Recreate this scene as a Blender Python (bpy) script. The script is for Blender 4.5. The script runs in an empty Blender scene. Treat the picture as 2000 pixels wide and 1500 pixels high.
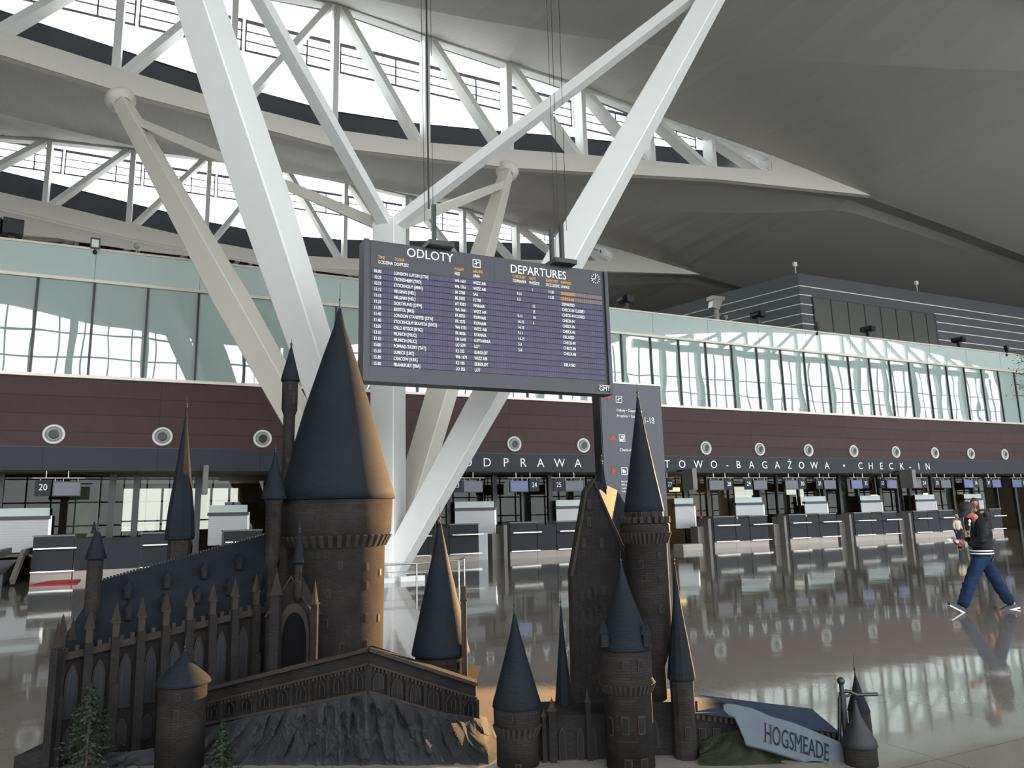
import bpy, bmesh, math, random
from mathutils import Vector, Matrix, noise
random.seed(7)
SC = bpy.context.scene; COL = SC.collection; PI = math.pi
# ------------------------------------------------------------------ camera, world, light, exposure
CAM_H = 1.65; FPX = 1451.6
PITCH, YAW, ROLL = math.radians(10.211), math.radians(25.624), math.radians(-1.473)
def cam_axes():
    fwd = Vector((math.sin(YAW)*math.cos(PITCH), math.cos(YAW)*math.cos(PITCH), math.sin(PITCH)))
    rt = Vector((math.cos(YAW), -math.sin(YAW), 0)); up = rt.cross(fwd)
    return rt*math.cos(ROLL)+up*math.sin(ROLL), -rt*math.sin(ROLL)+up*math.cos(ROLL), fwd
CR, CU, CF = cam_axes()
cd = bpy.data.cameras.new('camera'); cam = bpy.data.objects.new('camera', cd); COL.objects.link(cam)
cd.sensor_width = 36; cd.lens = FPX/2000*36; cd.clip_end = 600
m = Matrix.Identity(4)
for i in range(3): m[i][0], m[i][1], m[i][2] = CR[i], CU[i], -CF[i]
m.translation = (0, 0, CAM_H); cam.matrix_world = m
SC.camera = cam
SC.view_settings.view_transform = 'Standard'; SC.view_settings.look = 'None'
SC.view_settings.gamma = 1; SC.view_settings.use_curve_mapping = False
SC.view_settings.exposure = 1.45
SC.cycles.max_bounces = 12; SC.cycles.diffuse_bounces = 6; SC.cycles.glossy_bounces = 5; SC.cycles.transparent_max_bounces = 12
W = bpy.data.worlds.new('overcast_sky'); SC.world = W; W.use_nodes = True
nt = W.node_tree; bg = nt.nodes['Background']
tc = nt.nodes.new('ShaderNodeTexCoord'); sx = nt.nodes.new('ShaderNodeSeparateXYZ'); cr = nt.nodes.new('ShaderNodeValToRGB')
nt.links.new(tc.outputs['Generated'], sx.inputs[0]); nt.links.new(sx.outputs['Z'], cr.inputs[0]); nt.links.new(cr.outputs[0], bg.inputs[0])
cr.color_ramp.elements[0].position = 0.0; cr.color_ramp.elements[0].color = (0.88, 0.88, 0.87, 1)
cr.color_ramp.elements[1].position = 0.6; cr.color_ramp.elements[1].color = (0.97, 0.98, 1, 1)
bg.inputs[1].default_value = 3.0
def area(name, loc, rot, sx_, sy_, portal=True, power=0, col=(1, 1, 1)):
    l = bpy.data.lights.new(name, 'AREA'); l.shape = 'RECTANGLE'; l.size = sx_; l.size_y = sy_; l.energy = power; l.color = col
    l.cycles.is_portal = portal
    o = bpy.data.objects.new(name, l); COL.objects.link(o); o.location = loc; o.rotation_euler = rot; return o
for ty in (13, 29, 45):     # portals: daylight entering through the roof lights and the front glazing
    area('roof_daylight', (6, ty+2.6, 22.6), (math.radians(-90), 0, 0), 50, 6.5)
area('front_daylight', (41, -8.4, 9.5), (math.radians(90), 0, 0), 140, 19)
def horiz(right, d):         # metres to the right of / ahead of the camera, on the floor plan
    return Vector((math.cos(YAW)*right+math.sin(YAW)*d, -math.sin(YAW)*right+math.cos(YAW)*d, 0))
sl = bpy.data.lights.new('low_warm_light', 'SPOT'); sl.energy = 9500; sl.color = (1, .60, .26); sl.spot_size = math.radians(38); sl.spot_blend = .15; sl.shadow_soft_size = .05  # added spot standing in for low sun on the castles
so = bpy.data.objects.new('low_warm_light', sl); COL.objects.link(so)
so.location = horiz(5.0, 12.6)+Vector((0, 0, 2.4)); tgt = horiz(-.15, 6.6)+Vector((0, 0, 2.2))
so.rotation_euler = (tgt-so.location).to_track_quat('-Z', 'Y').to_euler()

# ------------------------------------------------------------------ helpers
def ray(px, py): return CR*(px-1000)+CU*(750-py)+CF*FPX
O = Vector((0, 0, CAM_H))
FH = Vector((math.sin(YAW), math.cos(YAW), 0)); RH = Vector((math.cos(YAW), -math.sin(YAW), 0)); ZV = Vector((0, 0, 1))
def onY(px, py, y): r = ray(px, py); return O+r*(y/r.y)
def onD(px, py, d): r = ray(px, py); return O+r*(d/r.dot(FH))
def lin(c): return tuple(((x/255)/12.92 if x/255 <= .04045 else ((x/255+.055)/1.055)**2.4) for x in c)
MATS = {}
def mat(name, rgb, rough=.6, metal=0, spec=.5, noise_amt=0, noise_scale=4, bump=0, emit=None, alpha=None, kind=None, k=None):
    m = bpy.data.materials.new(name); m.use_nodes = True; n = m.node_tree; b = n.nodes['Principled BSDF']
    c = lin(rgb); b.inputs['Base Color'].default_value = (*c, 1); b.inputs['Roughness'].default_value = rough
    b.inputs['Metallic'].default_value = metal; b.inputs['Specular IOR Level'].default_value = spec
    if emit: b.inputs['Emission Color'].default_value = (*lin(emit[0]), 1); b.inputs['Emission Strength'].default_value = emit[1]
    tcx = n.nodes.new('ShaderNodeTexCoord'); L = n.links.new
    if noise_amt or bump:
        tx = n.nodes.new('ShaderNodeTexNoise'); tx.inputs['Scale'].default_value = noise_scale; tx.inputs['Detail'].default_value = 6
        L(tcx.outputs['Object'], tx.inputs['Vector'])
        if noise_amt:
            mx = n.nodes.new('ShaderNodeMix'); mx.data_type = 'RGBA'
            mx.inputs['A'].default_value = (*[v*(1-noise_amt) for v in c], 1); mx.inputs['B'].default_value = (*[min(1, v*(1+noise_amt)) for v in c], 1)
            L(tx.outputs['Fac'], mx.inputs['Factor']); L(mx.outputs['Result'], b.inputs['Base Color'])
        if bump:
            bp = n.nodes.new('ShaderNodeBump'); bp.inputs['Strength'].default_value = bump; bp.inputs['Distance'].default_value = .02
            L(tx.outputs['Fac'], bp.inputs['Height']); L(bp.outputs[0], b.inputs['Normal'])
    if kind == 'brick':      # k = (brick w, brick h, mortar size, mortar rgb, wall-plane flag, variation rgb)
        mp = n.nodes.new('ShaderNodeCombineXYZ'); sp = n.nodes.new('ShaderNodeSeparateXYZ'); L(tcx.outputs['Object'], sp.inputs[0])
        if k[4] == 'round':
            ad = n.nodes.new('ShaderNodeMath'); ad.operation = 'ADD'; L(sp.outputs['X'], ad.inputs[0]); L(sp.outputs['Y'], ad.inputs[1])
            L(ad.outputs[0], mp.inputs['X']); L(sp.outputs['Z'], mp.inputs['Y'])
        elif k[4] == 'wall': L(sp.outputs['X'], mp.inputs['X']); L(sp.outputs['Z'], mp.inputs['Y'])
        else: L(sp.outputs['X'], mp.inputs['X']); L(sp.outputs['Y'], mp.inputs['Y'])
        br = n.nodes.new('ShaderNodeTexBrick'); L(mp.outputs[0], br.inputs['Vector']); br.inputs['Scale'].default_value = 1
        br.inputs['Brick Width'].default_value = k[0]; br.inputs['Row Height'].default_value = k[1]; br.inputs['Mortar Size'].default_value = k[2]; br.inputs['Mortar Smooth'].default_value = .2
        br.offset = k[6] if len(k) > 6 else .5
        br.inputs['Color1'].default_value = (*c, 1); br.inputs['Color2'].default_value = (*lin(k[5]), 1); br.inputs['Mortar'].default_value = (*lin(k[3]), 1)
        if noise_amt:
            mm = n.nodes.new('ShaderNodeMix'); mm.data_type = 'RGBA'; mm.blend_type = 'MULTIPLY'; mm.inputs['Factor'].default_value = 1
            r2 = n.nodes.new('ShaderNodeMapRange'); r2.inputs['From Min'].default_value = .3; r2.inputs['From Max'].default_value = .7
            r2.inputs['To Min'].default_value = 1-noise_amt; r2.inputs['To Max'].default_value = 1
            L(tx.outputs['Fac'], r2.inputs[0]); L(br.outputs['Color'], mm.inputs['A']); L(r2.outputs[0], mm.inputs['B']); L(mm.outputs['Result'], b.inputs['Base Color'])
        else: L(br.outputs['Color'], b.inputs['Base Color'])
        if not bump and k[2] > 0 and k[4] != 'floor':
            bp = n.nodes.new('ShaderNodeBump'); bp.invert = True; bp.inputs['Strength'].default_value = .5; bp.inputs['Distance'].default_value = .01
            L(br.outputs['Fac'], bp.inputs['Height']); L(bp.outputs[0], b.inputs['Normal'])
    if kind == 'wave':       # k = (axis, period, dark rgb)
        wv = n.nodes.new('ShaderNodeTexWave'); wv.wave_type = 'BANDS'; wv.bands_direction = k[0]; wv.wave_profile = 'SAW' if len(k) < 4 else k[3]
        wv.inputs['Scale'].default_value = 2*PI/20/k[1]; L(tcx.outputs['Object'], wv.inputs['Vector'])
        rp = n.nodes.new('ShaderNodeValToRGB'); rp.color_ramp.elements[0].position = .0; rp.color_ramp.elements[1].position = .22
        rp.color_ramp.elements[0].color = (*lin(k[2]), 1); rp.color_ramp.elements[1].color = (*c, 1)
        L(wv.outputs['Fac'], rp.inputs[0]); L(rp.outputs[0], b.inputs['Base Color'])
    MATS[name] = m; return m
def glassy(name, tint, refl, rough=.0, see=.5, dif=None, gcol=.95):
    """real pane: mirror-like coat over clear tinted glass (and, if frosted, a pale diffuse layer)"""
    m = bpy.data.materials.new(name); m.use_nodes = True; n = m.node_tree; L = n.links.new
    out = n.nodes['Material Output']; n.nodes.remove(n.nodes['Principled BSDF'])
    tr = n.nodes.new('ShaderNodeBsdfTransparent'); tr.inputs[0].default_value = (*lin(tint), 1)
    gl = n.nodes.new('ShaderNodeBsdfGlossy'); gl.inputs['Roughness'].default_value = rough; gl.inputs['Color'].default_value = (gcol*.97, gcol, gcol*.99, 1)
    base = tr
    if dif:
        df = n.nodes.new('ShaderNodeBsdfDiffuse'); df.inputs[0].default_value = (*lin(dif), 1); mx = n.nodes.new('ShaderNodeMixShader')
        mx.inputs[0].default_value = see; L(df.outputs[0], mx.inputs[1]); L(tr.outputs[0], mx.inputs[2]); base = mx
    lw = n.nodes.new('ShaderNodeLayerWeight'); pw = n.nodes.new('ShaderNodeMath'); pw.operation = 'POWER'; pw.inputs[1].default_value = 5
    ma = n.nodes.new('ShaderNodeMath'); ma.operation = 'ADD'; ma.use_clamp = True
    L(lw.outputs['Facing'], pw.inputs[0]); L(pw.outputs[0], ma.inputs[0]); ma.inputs[1].default_value = refl+.04
    m2 = n.nodes.new('ShaderNodeMixShader'); L(ma.outputs[0], m2.inputs[0]); L(base.outputs[0], m2.inputs[1]); L(gl.outputs[0], m2.inputs[2]); L(m2.outputs[0], out.inputs[0])
    return m
ORG = {}
def tag(o, label=None, cat=None, group=None, kind=None):
    if label: o['label'] = label
    if cat: o['category'] = cat
    if group: o['group'] = group
    if kind: o['kind'] = kind
    return o
def thing(name, label, cat, loc, group=None):
    o = bpy.data.objects.new(name, None); COL.objects.link(o); o.location = loc; o.empty_display_size = .1
    ORG[o.name] = Vector(loc); return tag(o, label, cat, group)
def dup(root, loc, label, group=None):
    r = root.copy(); COL.objects.link(r); r.location = loc; r['label'] = label; ORG[r.name] = Vector(loc)
    if group: r['group'] = group
    def rec(a, b):
        for ch in a.children:
            c = ch.copy(); COL.objects.link(c); c.parent = b; ORG[c.name] = Vector(loc); rec(ch, c)
    rec(root, r); return r
TXT = {}
def text_geo(s, serif=False):
    if s in TXT: return TXT[s]
    c = bpy.data.curves.new('lettering', 'FONT'); c.body = s; c.size = 1; c.resolution_u = 3; c.extrude = .004
    o = bpy.data.objects.new('lettering', c); COL.objects.link(o)
    e = o.evaluated_get(bpy.context.evaluated_depsgraph_get()); me = e.to_mesh()
    v = [tuple(p.co) for p in me.vertices]; f = [tuple(p.vertices) for p in me.polygons]; e.to_mesh_clear()
    bpy.data.objects.remove(o); bpy.data.curves.remove(c); TXT[s] = (v, f); return TXT[s]
CAP = max(v[1] for v in text_geo('H')[0])
class MB:
    def __init__(s): s.v = []; s.f = []; s.sm = []
    def add(s, vs, fs, smooth=False):
        b = len(s.v); s.v += [Vector(v) for v in vs]; s.f += [tuple(i+b for i in f) for f in fs]; s.sm += [smooth]*len(fs); return s
    def box(s, lo, hi):
        x0, y0, z0 = lo; x1, y1, z1 = hi
        return s.add([(x0,y0,z0),(x1,y0,z0),(x1,y1,z0),(x0,y1,z0),(x0,y0,z1),(x1,y0,z1),(x1,y1,z1),(x0,y1,z1)],
                     [(0,3,2,1),(4,5,6,7),(0,1,5,4),(1,2,6,5),(2,3,7,6),(3,0,4,7)])
    def cbox(s, c, sz, rz=0):
        c = Vector(c); R = Matrix.Rotation(rz, 3, 'Z'); h = [q/2 for q in sz]
        P = [c+R@Vector((a*h[0], b*h[1], e*h[2])) for e in (-1, 1) for a, b in ((-1,-1),(1,-1),(1,1),(-1,1))]
        return s.add(P, [(0,3,2,1),(4,5,6,7),(0,1,5,4),(1,2,6,5),(2,3,7,6),(3,0,4,7)])
    def beam(s, p, q, w, h, w2=None, h2=None, up=ZV, bev=0):
        p = Vector(p); q = Vector(q); d = (q-p).normalized(); a = d.cross(up).normalized(); b = a.cross(d)
        w2 = w if w2 is None else w2; h2 = h if h2 is None else h2
        def ring(c, w, h):
            e = bev*min(w, h); x, y = w/2, h/2
            if not e: return [c+a*i*x+b*j*y for i, j in ((-1,-1),(1,-1),(1,1),(-1,1))]
            return [c+a*i+b*j for i, j in ((-x+e,-y),(x-e,-y),(x,-y+e),(x,y-e),(x-e,y),(-x+e,y),(-x,y-e),(-x,-y+e))]
        A = ring(p, w, h); B = ring(q, w2, h2); n = len(A)
        return s.add(A+B, [tuple(range(n))[::-1], tuple(range(n, 2*n))]+[(i, (i+1) % n, (i+1) % n+n, i+n) for i in range(n)])
    def cyl(s, p, q, r, r2=None, n=12, caps=True, smooth=True):
        p = Vector(p); q = Vector(q); d = (q-p).normalized(); a = d.cross(ZV if abs(d.z) < .95 else Vector((0, 1, 0))).normalized(); b = a.cross(d)
        r2 = r if r2 is None else r2
        A = [p+(a*math.cos(t)+b*math.sin(t))*r for t in [2*PI*i/n for i in range(n)]]; B = [q+(a*math.cos(t)+b*math.sin(t))*r2 for t in [2*PI*i/n for i in range(n)]]
        s.add(A+B, [(i, (i+1) % n, (i+1) % n+n, i+n) for i in range(n)], smooth)
        if caps: s.add(A, [tuple(range(n))[::-1]]); s.add(B, [tuple(range(n))])
        return s
    def tube(s, pts, r, n=8):
        for a, b in zip(pts, pts[1:]): s.cyl(a, b, r, r, n)
        return s
    def lathe(s, c, prof, n=32, axis=None, smooth=True):       # prof: (radius, height)
        c = Vector(c); ax = (axis or ZV).normalized(); a = ax.cross(Vector((0, 1, .01))).normalized(); b = ax.cross(a)
        if not axis: a, b = Vector((1, 0, 0)), Vector((0, 1, 0))
        V = [c+ax*h+(a*math.cos(2*PI*i/n)+b*math.sin(2*PI*i/n))*max(r, 1e-4) for r, h in prof for i in range(n)]
        F = [(k*n+i, k*n+(i+1) % n, (k+1)*n+(i+1) % n, (k+1)*n+i) for k in range(len(prof)-1) for i in range(n)]
        return s.add(V, F, smooth)
    def ball(s, c, r, sc=(1, 1, 1), n=12):
        c = Vector(c); m = n//2+1
        V = [c+Vector((math.cos(2*PI*i/n)*math.sin(PI*j/m)*r*sc[0], math.sin(2*PI*i/n)*math.sin(PI*j/m)*r*sc[1], math.cos(PI*j/m)*r*sc[2])) for j in range(m+1) for i in range(n)]
        return s.add(V, [(j*n+i, (j+1)*n+i, (j+1)*n+(i+1) % n, j*n+(i+1) % n) for j in range(m) for i in range(n)], True)
    def prism(s, poly, ext):                                   # poly of 3-D points, extruded by a vector
        n = len(poly); P = [Vector(p) for p in poly]; Q = [p+Vector(ext) for p in P]
        return s.add(P+Q, [tuple(range(n))[::-1], tuple(range(n, 2*n))]+[(i, (i+1) % n, (i+1) % n+n, i+n) for i in range(n)])
    def quad(s, *p): return s.add(p, [tuple(range(len(p)))])
    def text(s, t, o, u, v, h, sx=1, align='l', shear=0):
        V, F = text_geo(t); k = h/CAP; u = Vector(u).normalized(); v = Vector(v); vn = v.normalized(); n = u.cross(vn)
        if n.y > 0 and abs(n.y) > .9: pass
        wd = max(a[0] for a in V)*k*sx if V else 0; off = {'l': 0, 'c': -wd/2, 'r': -wd}[align]
        return s.add([Vector(o)+u*(a[0]*k*sx+off)+vn*(a[1]*k)+n*(a[2]*.6) for a in V], F)
    def build(s, name, m, parent=None, label=None, recalc=True):
        og = ORG.get(parent.name, Vector()) if parent else Vector()
        me = bpy.data.meshes.new(name); me.from_pydata([v-og for v in s.v], [], s.f); me.polygons.foreach_set('use_smooth', s.sm)
        if recalc:
            bm = bmesh.new(); bm.from_mesh(me); bmesh.ops.recalc_face_normals(bm, faces=bm.faces); bm.to_mesh(me); bm.free()
        me.materials.append(m); me.update()
        o = bpy.data.objects.new(name, me); COL.objects.link(o)
        if parent: o.parent = parent; ORG[o.name] = og
        if label: o['label'] = label
        return o
def struct(name, mb, m, parent=None):
    o = mb.build(name, m, parent)
    if not parent: o['kind'] = 'structure'
    return o
def solo(name, mb, m, label, cat, loc, group=None):           # a thing that is one mesh, its origin at its base
    loc = Vector(loc); mb.v = [v-loc for v in mb.v]; o = mb.build(name, m); o.location = loc; ORG[o.name] = loc
    return tag(o, label, cat, group)
# ------------------------------------------------------------------ materials
WHITE_STEEL = mat('painted_white_steel', (222, 222, 218), .5, noise_amt=.03, noise_scale=2)
CREAM_STEEL = mat('cream_painted_steel', (216, 210, 200), .55, noise_amt=.03, noise_scale=2)
CEIL = mat('ceiling_cladding', (176, 172, 167), .7, noise_amt=.03, noise_scale=1.5, kind='wave', k=('X', .3, (173, 169, 164), 'SIN'))
BLACKISH = mat('dark_upstand', (44, 48, 54), .6)
FRAME = mat('dark_window_frame', (70, 62, 72), .5)
STEEL = mat('brushed_steel', (190, 186, 180), .3, 1)
ALU = mat('aluminium_trim', (190, 180, 172), .4, .6)
WOOD = mat('brown_wood_panel', (76, 53, 54), .5, spec=.2, noise_amt=.12, noise_scale=3, kind='brick', k=(7.0, .62, .008, (42, 29, 30), 'wall', (66, 48, 48), .0))
FASCIA = mat('anthracite_fascia', (48, 52, 59), .5, spec=.25, kind='brick', k=(3.51, 3.0, .012, (26, 29, 33), 'wall', (46, 50, 56), 0), noise_amt=.05)
ANTH = mat('anthracite_laminate', (36, 39, 46), .5, spec=.25, noise_amt=.06, noise_scale=20)
BLACK = mat('black_metal', (24, 25, 28), .4)
DARKCASE = mat('board_casing', (50, 50, 60), .5, noise_amt=.05, noise_scale=3)
LETTER = mat('white_lettering', (250, 250, 250), .5)
AMBER = mat('amber_lettering', (240, 165, 40), .5)
FLAP = mat('purple_flap_cells', (78, 68, 98), .45, spec=.3, kind='brick', k=(.055, 4.0, .006, (46, 40, 70), 'wall', (72, 62, 92), 0))
FLAPO = mat('brown_flap_cells', (98, 80, 88), .4, kind='brick', k=(.055, 4.0, .006, (56, 44, 48), 'wall', (92, 76, 82), 0))
STONEGREY = mat('grey_desk_side', (112, 108, 104), .4)
PLINTH = mat('pale_plinth', (170, 160, 150), .35)
SHUT = mat('white_roller_shutter', (196, 196, 198), .5, kind='wave', k=('Z', .09, (170, 170, 172)))
GLASS_WALL = glassy('reflective_green_glass', (150, 180, 172), .36, .0, .0)
GLASS_PARAPET = glassy('green_enamelled_glass', (150, 180, 172), .16, .02, .1, (190, 208, 203))
GLASS_CLEAR = glassy('clear_dark_glass', (170, 180, 172), .09)
GLASS_SHOP = glassy('check_in_glazing', (165, 162, 148), .0, gcol=.45)
BLIND = mat('pale_roller_blind', (188, 202, 194), .7)
STRIPE = mat('frosted_stripe', (150, 170, 166), .6)
OLIVE = mat('olive_brown_wall', (92, 78, 50), .7)
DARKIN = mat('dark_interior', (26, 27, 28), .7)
LAMP = mat('lamp_glow', (255, 236, 190), .5, emit=((255, 226, 160), 2.5))
SCREEN = mat('blue_screen', (40, 56, 100), .25, emit=((70, 100, 150), .16), noise_amt=.3, noise_scale=3)
SCREENG = mat('grey_screen', (66, 66, 76), .3, emit=((90, 90, 105), .1))
RED = mat('signal_red', (200, 24, 32), .5)
YELLOW = mat('yellow_plastic', (230, 180, 20), .5)
# ------------------------------------------------------------------ the hall
YW = 29.58                                # front plane of the check-in wall
XL, XR, YB, YE = -29.0, 112.0, -8.0, 63.0
# floor
FLOOR = bpy.data.materials.new('polished_granite'); FLOOR.use_nodes = True
n = FLOOR.node_tree; b = n.nodes['Principled BSDF']; L = n.links.new
tcx = n.nodes.new('ShaderNodeTexCoord'); br = n.nodes.new('ShaderNodeTexBrick'); br.offset = 0; L(tcx.outputs['Object'], br.inputs['Vector'])
for k_, v_ in (('Scale', 1), ('Brick Width', 1.2), ('Row Height', 1.2), ('Mortar Size', .006)): br.inputs[k_].default_value = v_
br.inputs['Color1'].default_value = (*lin((118, 112, 105)), 1); br.inputs['Color2'].default_value = (*lin((113, 108, 101)), 1); br.inputs['Mortar'].default_value = (*lin((92, 88, 83)), 1)
nz = n.nodes.new('ShaderNodeTexNoise'); nz.inputs['Scale'].default_value = 55; nz.inputs['Detail'].default_value = 3; L(tcx.outputs['Object'], nz.inputs['Vector'])
mr = n.nodes.new('ShaderNodeMapRange'); mr.inputs['To Min'].default_value = .82; mr.inputs['To Max'].default_value = 1.15; L(nz.outputs['Fac'], mr.inputs[0])
mx = n.nodes.new('ShaderNodeMix'); mx.data_type = 'RGBA'; mx.blend_type = 'MULTIPLY'; mx.inputs['Factor'].default_value = 1
L(br.outputs['Color'], mx.inputs['A']); L(mr.outputs[0], mx.inputs['B']); L(mx.outputs['Result'], b.inputs['Base Color'])
b.inputs['Roughness'].default_value = .055; b.inputs['IOR'].default_value = 1.47; b.inputs['Specular IOR Level'].default_value = .42
n2 = n.nodes.new('ShaderNodeTexNoise'); n2.inputs['Scale'].default_value = .8; n2.inputs['Detail'].default_value = 3; L(tcx.outputs['Object'], n2.inputs['Vector'])
bp = n.nodes.new('ShaderNodeBump'); bp.inputs['Strength'].default_value = .25; bp.inputs['Distance'].default_value = .012; L(n2.outputs['Fac'], bp.inputs['Height']); L(bp.outputs[0], b.inputs['Normal'])
struct('floor', MB().box((XL, YB, -.2), (XR, 40, 0)), FLOOR)
# roof profile (X -> Z), symmetric lens about X = 6
def interp(t, x):
    for (a, u), (b_, v) in zip(t, t[1:]):
        if x <= b_: return u+(v-u)*(x-a)/(b_-a)
    return t[-1][1]
ZU = [(0, 24.0), (4.1, 23.6), (8.3, 23.3), (12.4, 23.0), (16.5, 22.45), (20.6, 22.08), (24.6, 21.68), (32.8, 20.54), (39.6, 19.84), (47.6, 18.9), (60, 17.6)]
ZB = [(0, 17.05), (8.2, 17.7), (20.5, 19.37), (32.8, 20.54), (39.6, 19.84), (47.6, 18.9), (60, 17.6)]
ZT = [(0, 17.86), (4.1, 18.12), (8.2, 18.62), (12.3, 19.17), (16.5, 19.65), (20.6, 20.13), (24.6, 20.63), (32.8, 20.54)]
zu = lambda x: interp(ZU, abs(x-6)); zb = lambda x: interp(ZB, abs(x-6)); zt = lambda x: interp(ZT, abs(x-6))
XS0 = sorted(set([XL, XR]+[6+s*k for s in (-1, 1) for k in (0, 2, 4.1, 8.2, 12.3, 16.4, 20.5, 24.6, 28.7, 32.8, 36, 39.6, 43.6, 47.6, 52, 56, 60, 70, 85, 100) if XL < 6+s*k < XR]))
XS = []
for a_, b_ in zip(XS0, XS0[1:]):
    k_ = max(1, round((b_-a_)/2.05)); XS += [a_+(b_-a_)*i/k_ for i in range(k_)]
XS.append(XR)
def facet_ceiling(yp, yt, name='ceiling'):
    """from the soffit edge of the truss at yp up to the upper chord of the truss at yt"""
    c = MB()
    for x0, x1 in zip(XS, XS[1:]):
        P = []
        for x in (x0, x1):
            ym = yt-3.6-.286*min(abs(x-6), 34); t = (ym-yp-2)/(yt-yp-2)
            dp = .7 if yp == 13 else 2
            a = Vector((x, yp+dp-.1, zb(x)+.3*dp-.03)); e = Vector((x, yt+.3, zu(x)-.03)); md = a.lerp(e, t); md.z -= .75*max(0, 1-abs(x-6)/52)
            P.append((a, md, e))
        c.quad(P[0][0], P[1][0], P[1][1], P[0][1]); c.quad(P[0][1], P[1][1], P[1][2], P[0][2])
    return struct(name, c, CEIL)
facet_ceiling(13, 29); facet_ceiling(29, 45); facet_ceiling(45, 61)
zf = lambda x: max(zb(x), 25.2-abs(x-80)*.12) if x > 45 else zb(x)      # top of the front glazing, with a second roof lens
c = MB()
for x0, x1 in zip(XS, XS[1:]): c.quad((x0, YB, zf(x0)), (x1, YB, zf(x1)), (x1, 13.3, zu(x1)-.03), (x0, 13.3, zu(x0)-.03))
struct('ceiling', c, CEIL)
# trusses
def truss(T, label, full=True):
    tr = thing('roof_truss', label, 'truss', (6, T, 17), 'lens-shaped roof trusses')
    lc = MB(); uc = MB(); fl = MB(); sf = MB()
    xs = [x for x in XS if 6-32.81 <= x <= 38.81]
    for x0, x1 in zip(XS, XS[1:]):
        inside = x0 >= 6-32.81 and x1 <= 38.81
        if inside:
            t0, t1 = (zt(x0), zt(x1)); big = abs((x0+x1)/2-6) > 24.6
            if big: t0, t1 = zu(x0), zu(x1)
            lc.prism([(x0, T, zb(x0)), (x1, T, zb(x1)), (x1, T, t1), (x0, T, t0)], (0, .35, 0))
        dp = .7 if T == 13 else 2; sf.quad((x0, T-.02, zb(x0)-.02), (x1, T-.02, zb(x1)-.02), (x1, T+dp, zb(x1)+.3*dp), (x0, T+dp, zb(x0)+.3*dp))
        if inside and not big:
            uc.prism([(x0, T+.02, zu(x0)-.28), (x1, T+.02, zu(x1)-.28), (x1, T+.02, zu(x1)), (x0, T+.02, zu(x0))], (0, .45, 0))
            fl.prism([(x0, T+.4, zu(x0)-.05), (x1, T+.4, zu(x1)-.05), (x1, T+2, zu(x1)+1.15), (x0, T+2, zu(x0)+1.15)], (0, 0, .06))
    lc.build('lower_chord', CREAM_STEEL, tr); uc.build('upper_chord', WHITE_STEEL, tr); fl.build('roof_flange', WHITE_STEEL, tr); sf.build('soffit', CEIL, tr)
    dots = MB()
    for k in range(-6, 6):
        for q in (.35, .72):
            x = 6+4.1*(k+q); dots.ball((x, T+1.2, zu(x)+.45), .07, n=6)
    dots.build('flange_bolt', STEEL, tr)
    for k in range(-6, 7):
        x = 6+4.1*k; w = .28 if k % 2 == 0 else .24
        if k == 0: w = .24
        MB().beam((x, T+.42, zt(x)-.1), (x, T+.42, zu(x)-.1), w, .78, up=Vector((0, 1, 0))).build('post', WHITE_STEEL, tr)
        if k != 0 or True:
            s = 1 if k >= 0 else -1
            for ss in ((1, -1) if k == 0 else (s,)):
                if abs(k) == 6: continue
                xa = x+ss*.3; xb = x+ss*3.85
                MB().beam((xa, T+.42, zu(xa)-.2), (xb, T+.42, zt(xb)-.05), .26, .7, up=Vector((0, 1, 0))).build('diagonal_brace', WHITE_STEEL, tr)
    for s in (-1, 1):
        xa, xb = 6+s*24.75, 6+s*28.3
    return tr
def clerestory(T, idx):
    g = MB(); up = MB(); fr = MB(); lo = MB()
    Y = T+2
    for x0, x1 in zip(XS, XS[1:]):
        if x0 < 6-24.7 or x1 > 6+24.7: continue
        g.quad((x0, Y, zt(x0)+1.9), (x1, Y, zt(x1)+1.9), (x1, Y, zu(x1)+1.2), (x0, Y, zu(x0)+1.2))
        up.prism([(x0, Y, zb(x0)+.8), (x1, Y, zb(x1)+.8), (x1, Y, zt(x1)+2.0), (x0, Y, zt(x0)+2.0)], (0, .12, 0))
        up.prism([(x0, Y, zu(x0)+1.1), (x1, Y, zu(x1)+1.1), (x1, Y, zu(x1)+1.22), (x0, Y, zu(x0)+1.22)], (0, .1, 0))
    for k in (-1, 1): up.prism([(6+k*24.5, Y, 20.8), (6+k*28.6, Y, 21.2), (6+k*28.6, Y, 22.2), (6+k*24.5, Y, 23)], (0, .12, 0))
    w = struct('window_%d' % idx, g, glassy('roof_light_glass', (235, 242, 245), .0))
    up.build('dark_upstand', BLACKISH, w)
    for k in range(-6, 6):
        x0, x1 = 6+4.1*k+.55, 6+4.1*(k+1)+.45
        top = min(zu(x0), zu(x1))+1.0
        f = MB()
        for z, h in ((23.2, .15), (22.73, .04), (22.27, .04), (21.8, .08)):
            if z < top and z > max(zt(x0), zt(x1))+2.0: f.box((x0, Y-.08, z-h/2), (x1, Y-.01, z+h/2))
        z0 = max(21.8, max(zt(x0), zt(x1))+2)
        for x in (x0, x1-.08, (x0+x1)/2+.6): f.box((x, Y-.07, z0), (x+.07, Y-.01, min(23.2, top)))
        for x in (x0,): f.beam((x0, Y-.05, zu(x0)+.85), (x1, Y-.05, zu(x1)+.85), .08, .1)
        if f.v: f.build('window_frame', FRAME, w)
truss(13, 'lens-shaped white roof truss closest to the viewer, above the slanted legs')
truss(29, 'long white roof truss whose chord crosses the upper half of the picture')
truss(45, 'lower white roof truss farther back, seen between the slanting legs')
truss(61, 'farthest white roof truss, a sliver above the green glass wall')
for i, T in enumerate((13, 29, 45, 61)): clerestory(T, i+1)
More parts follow.
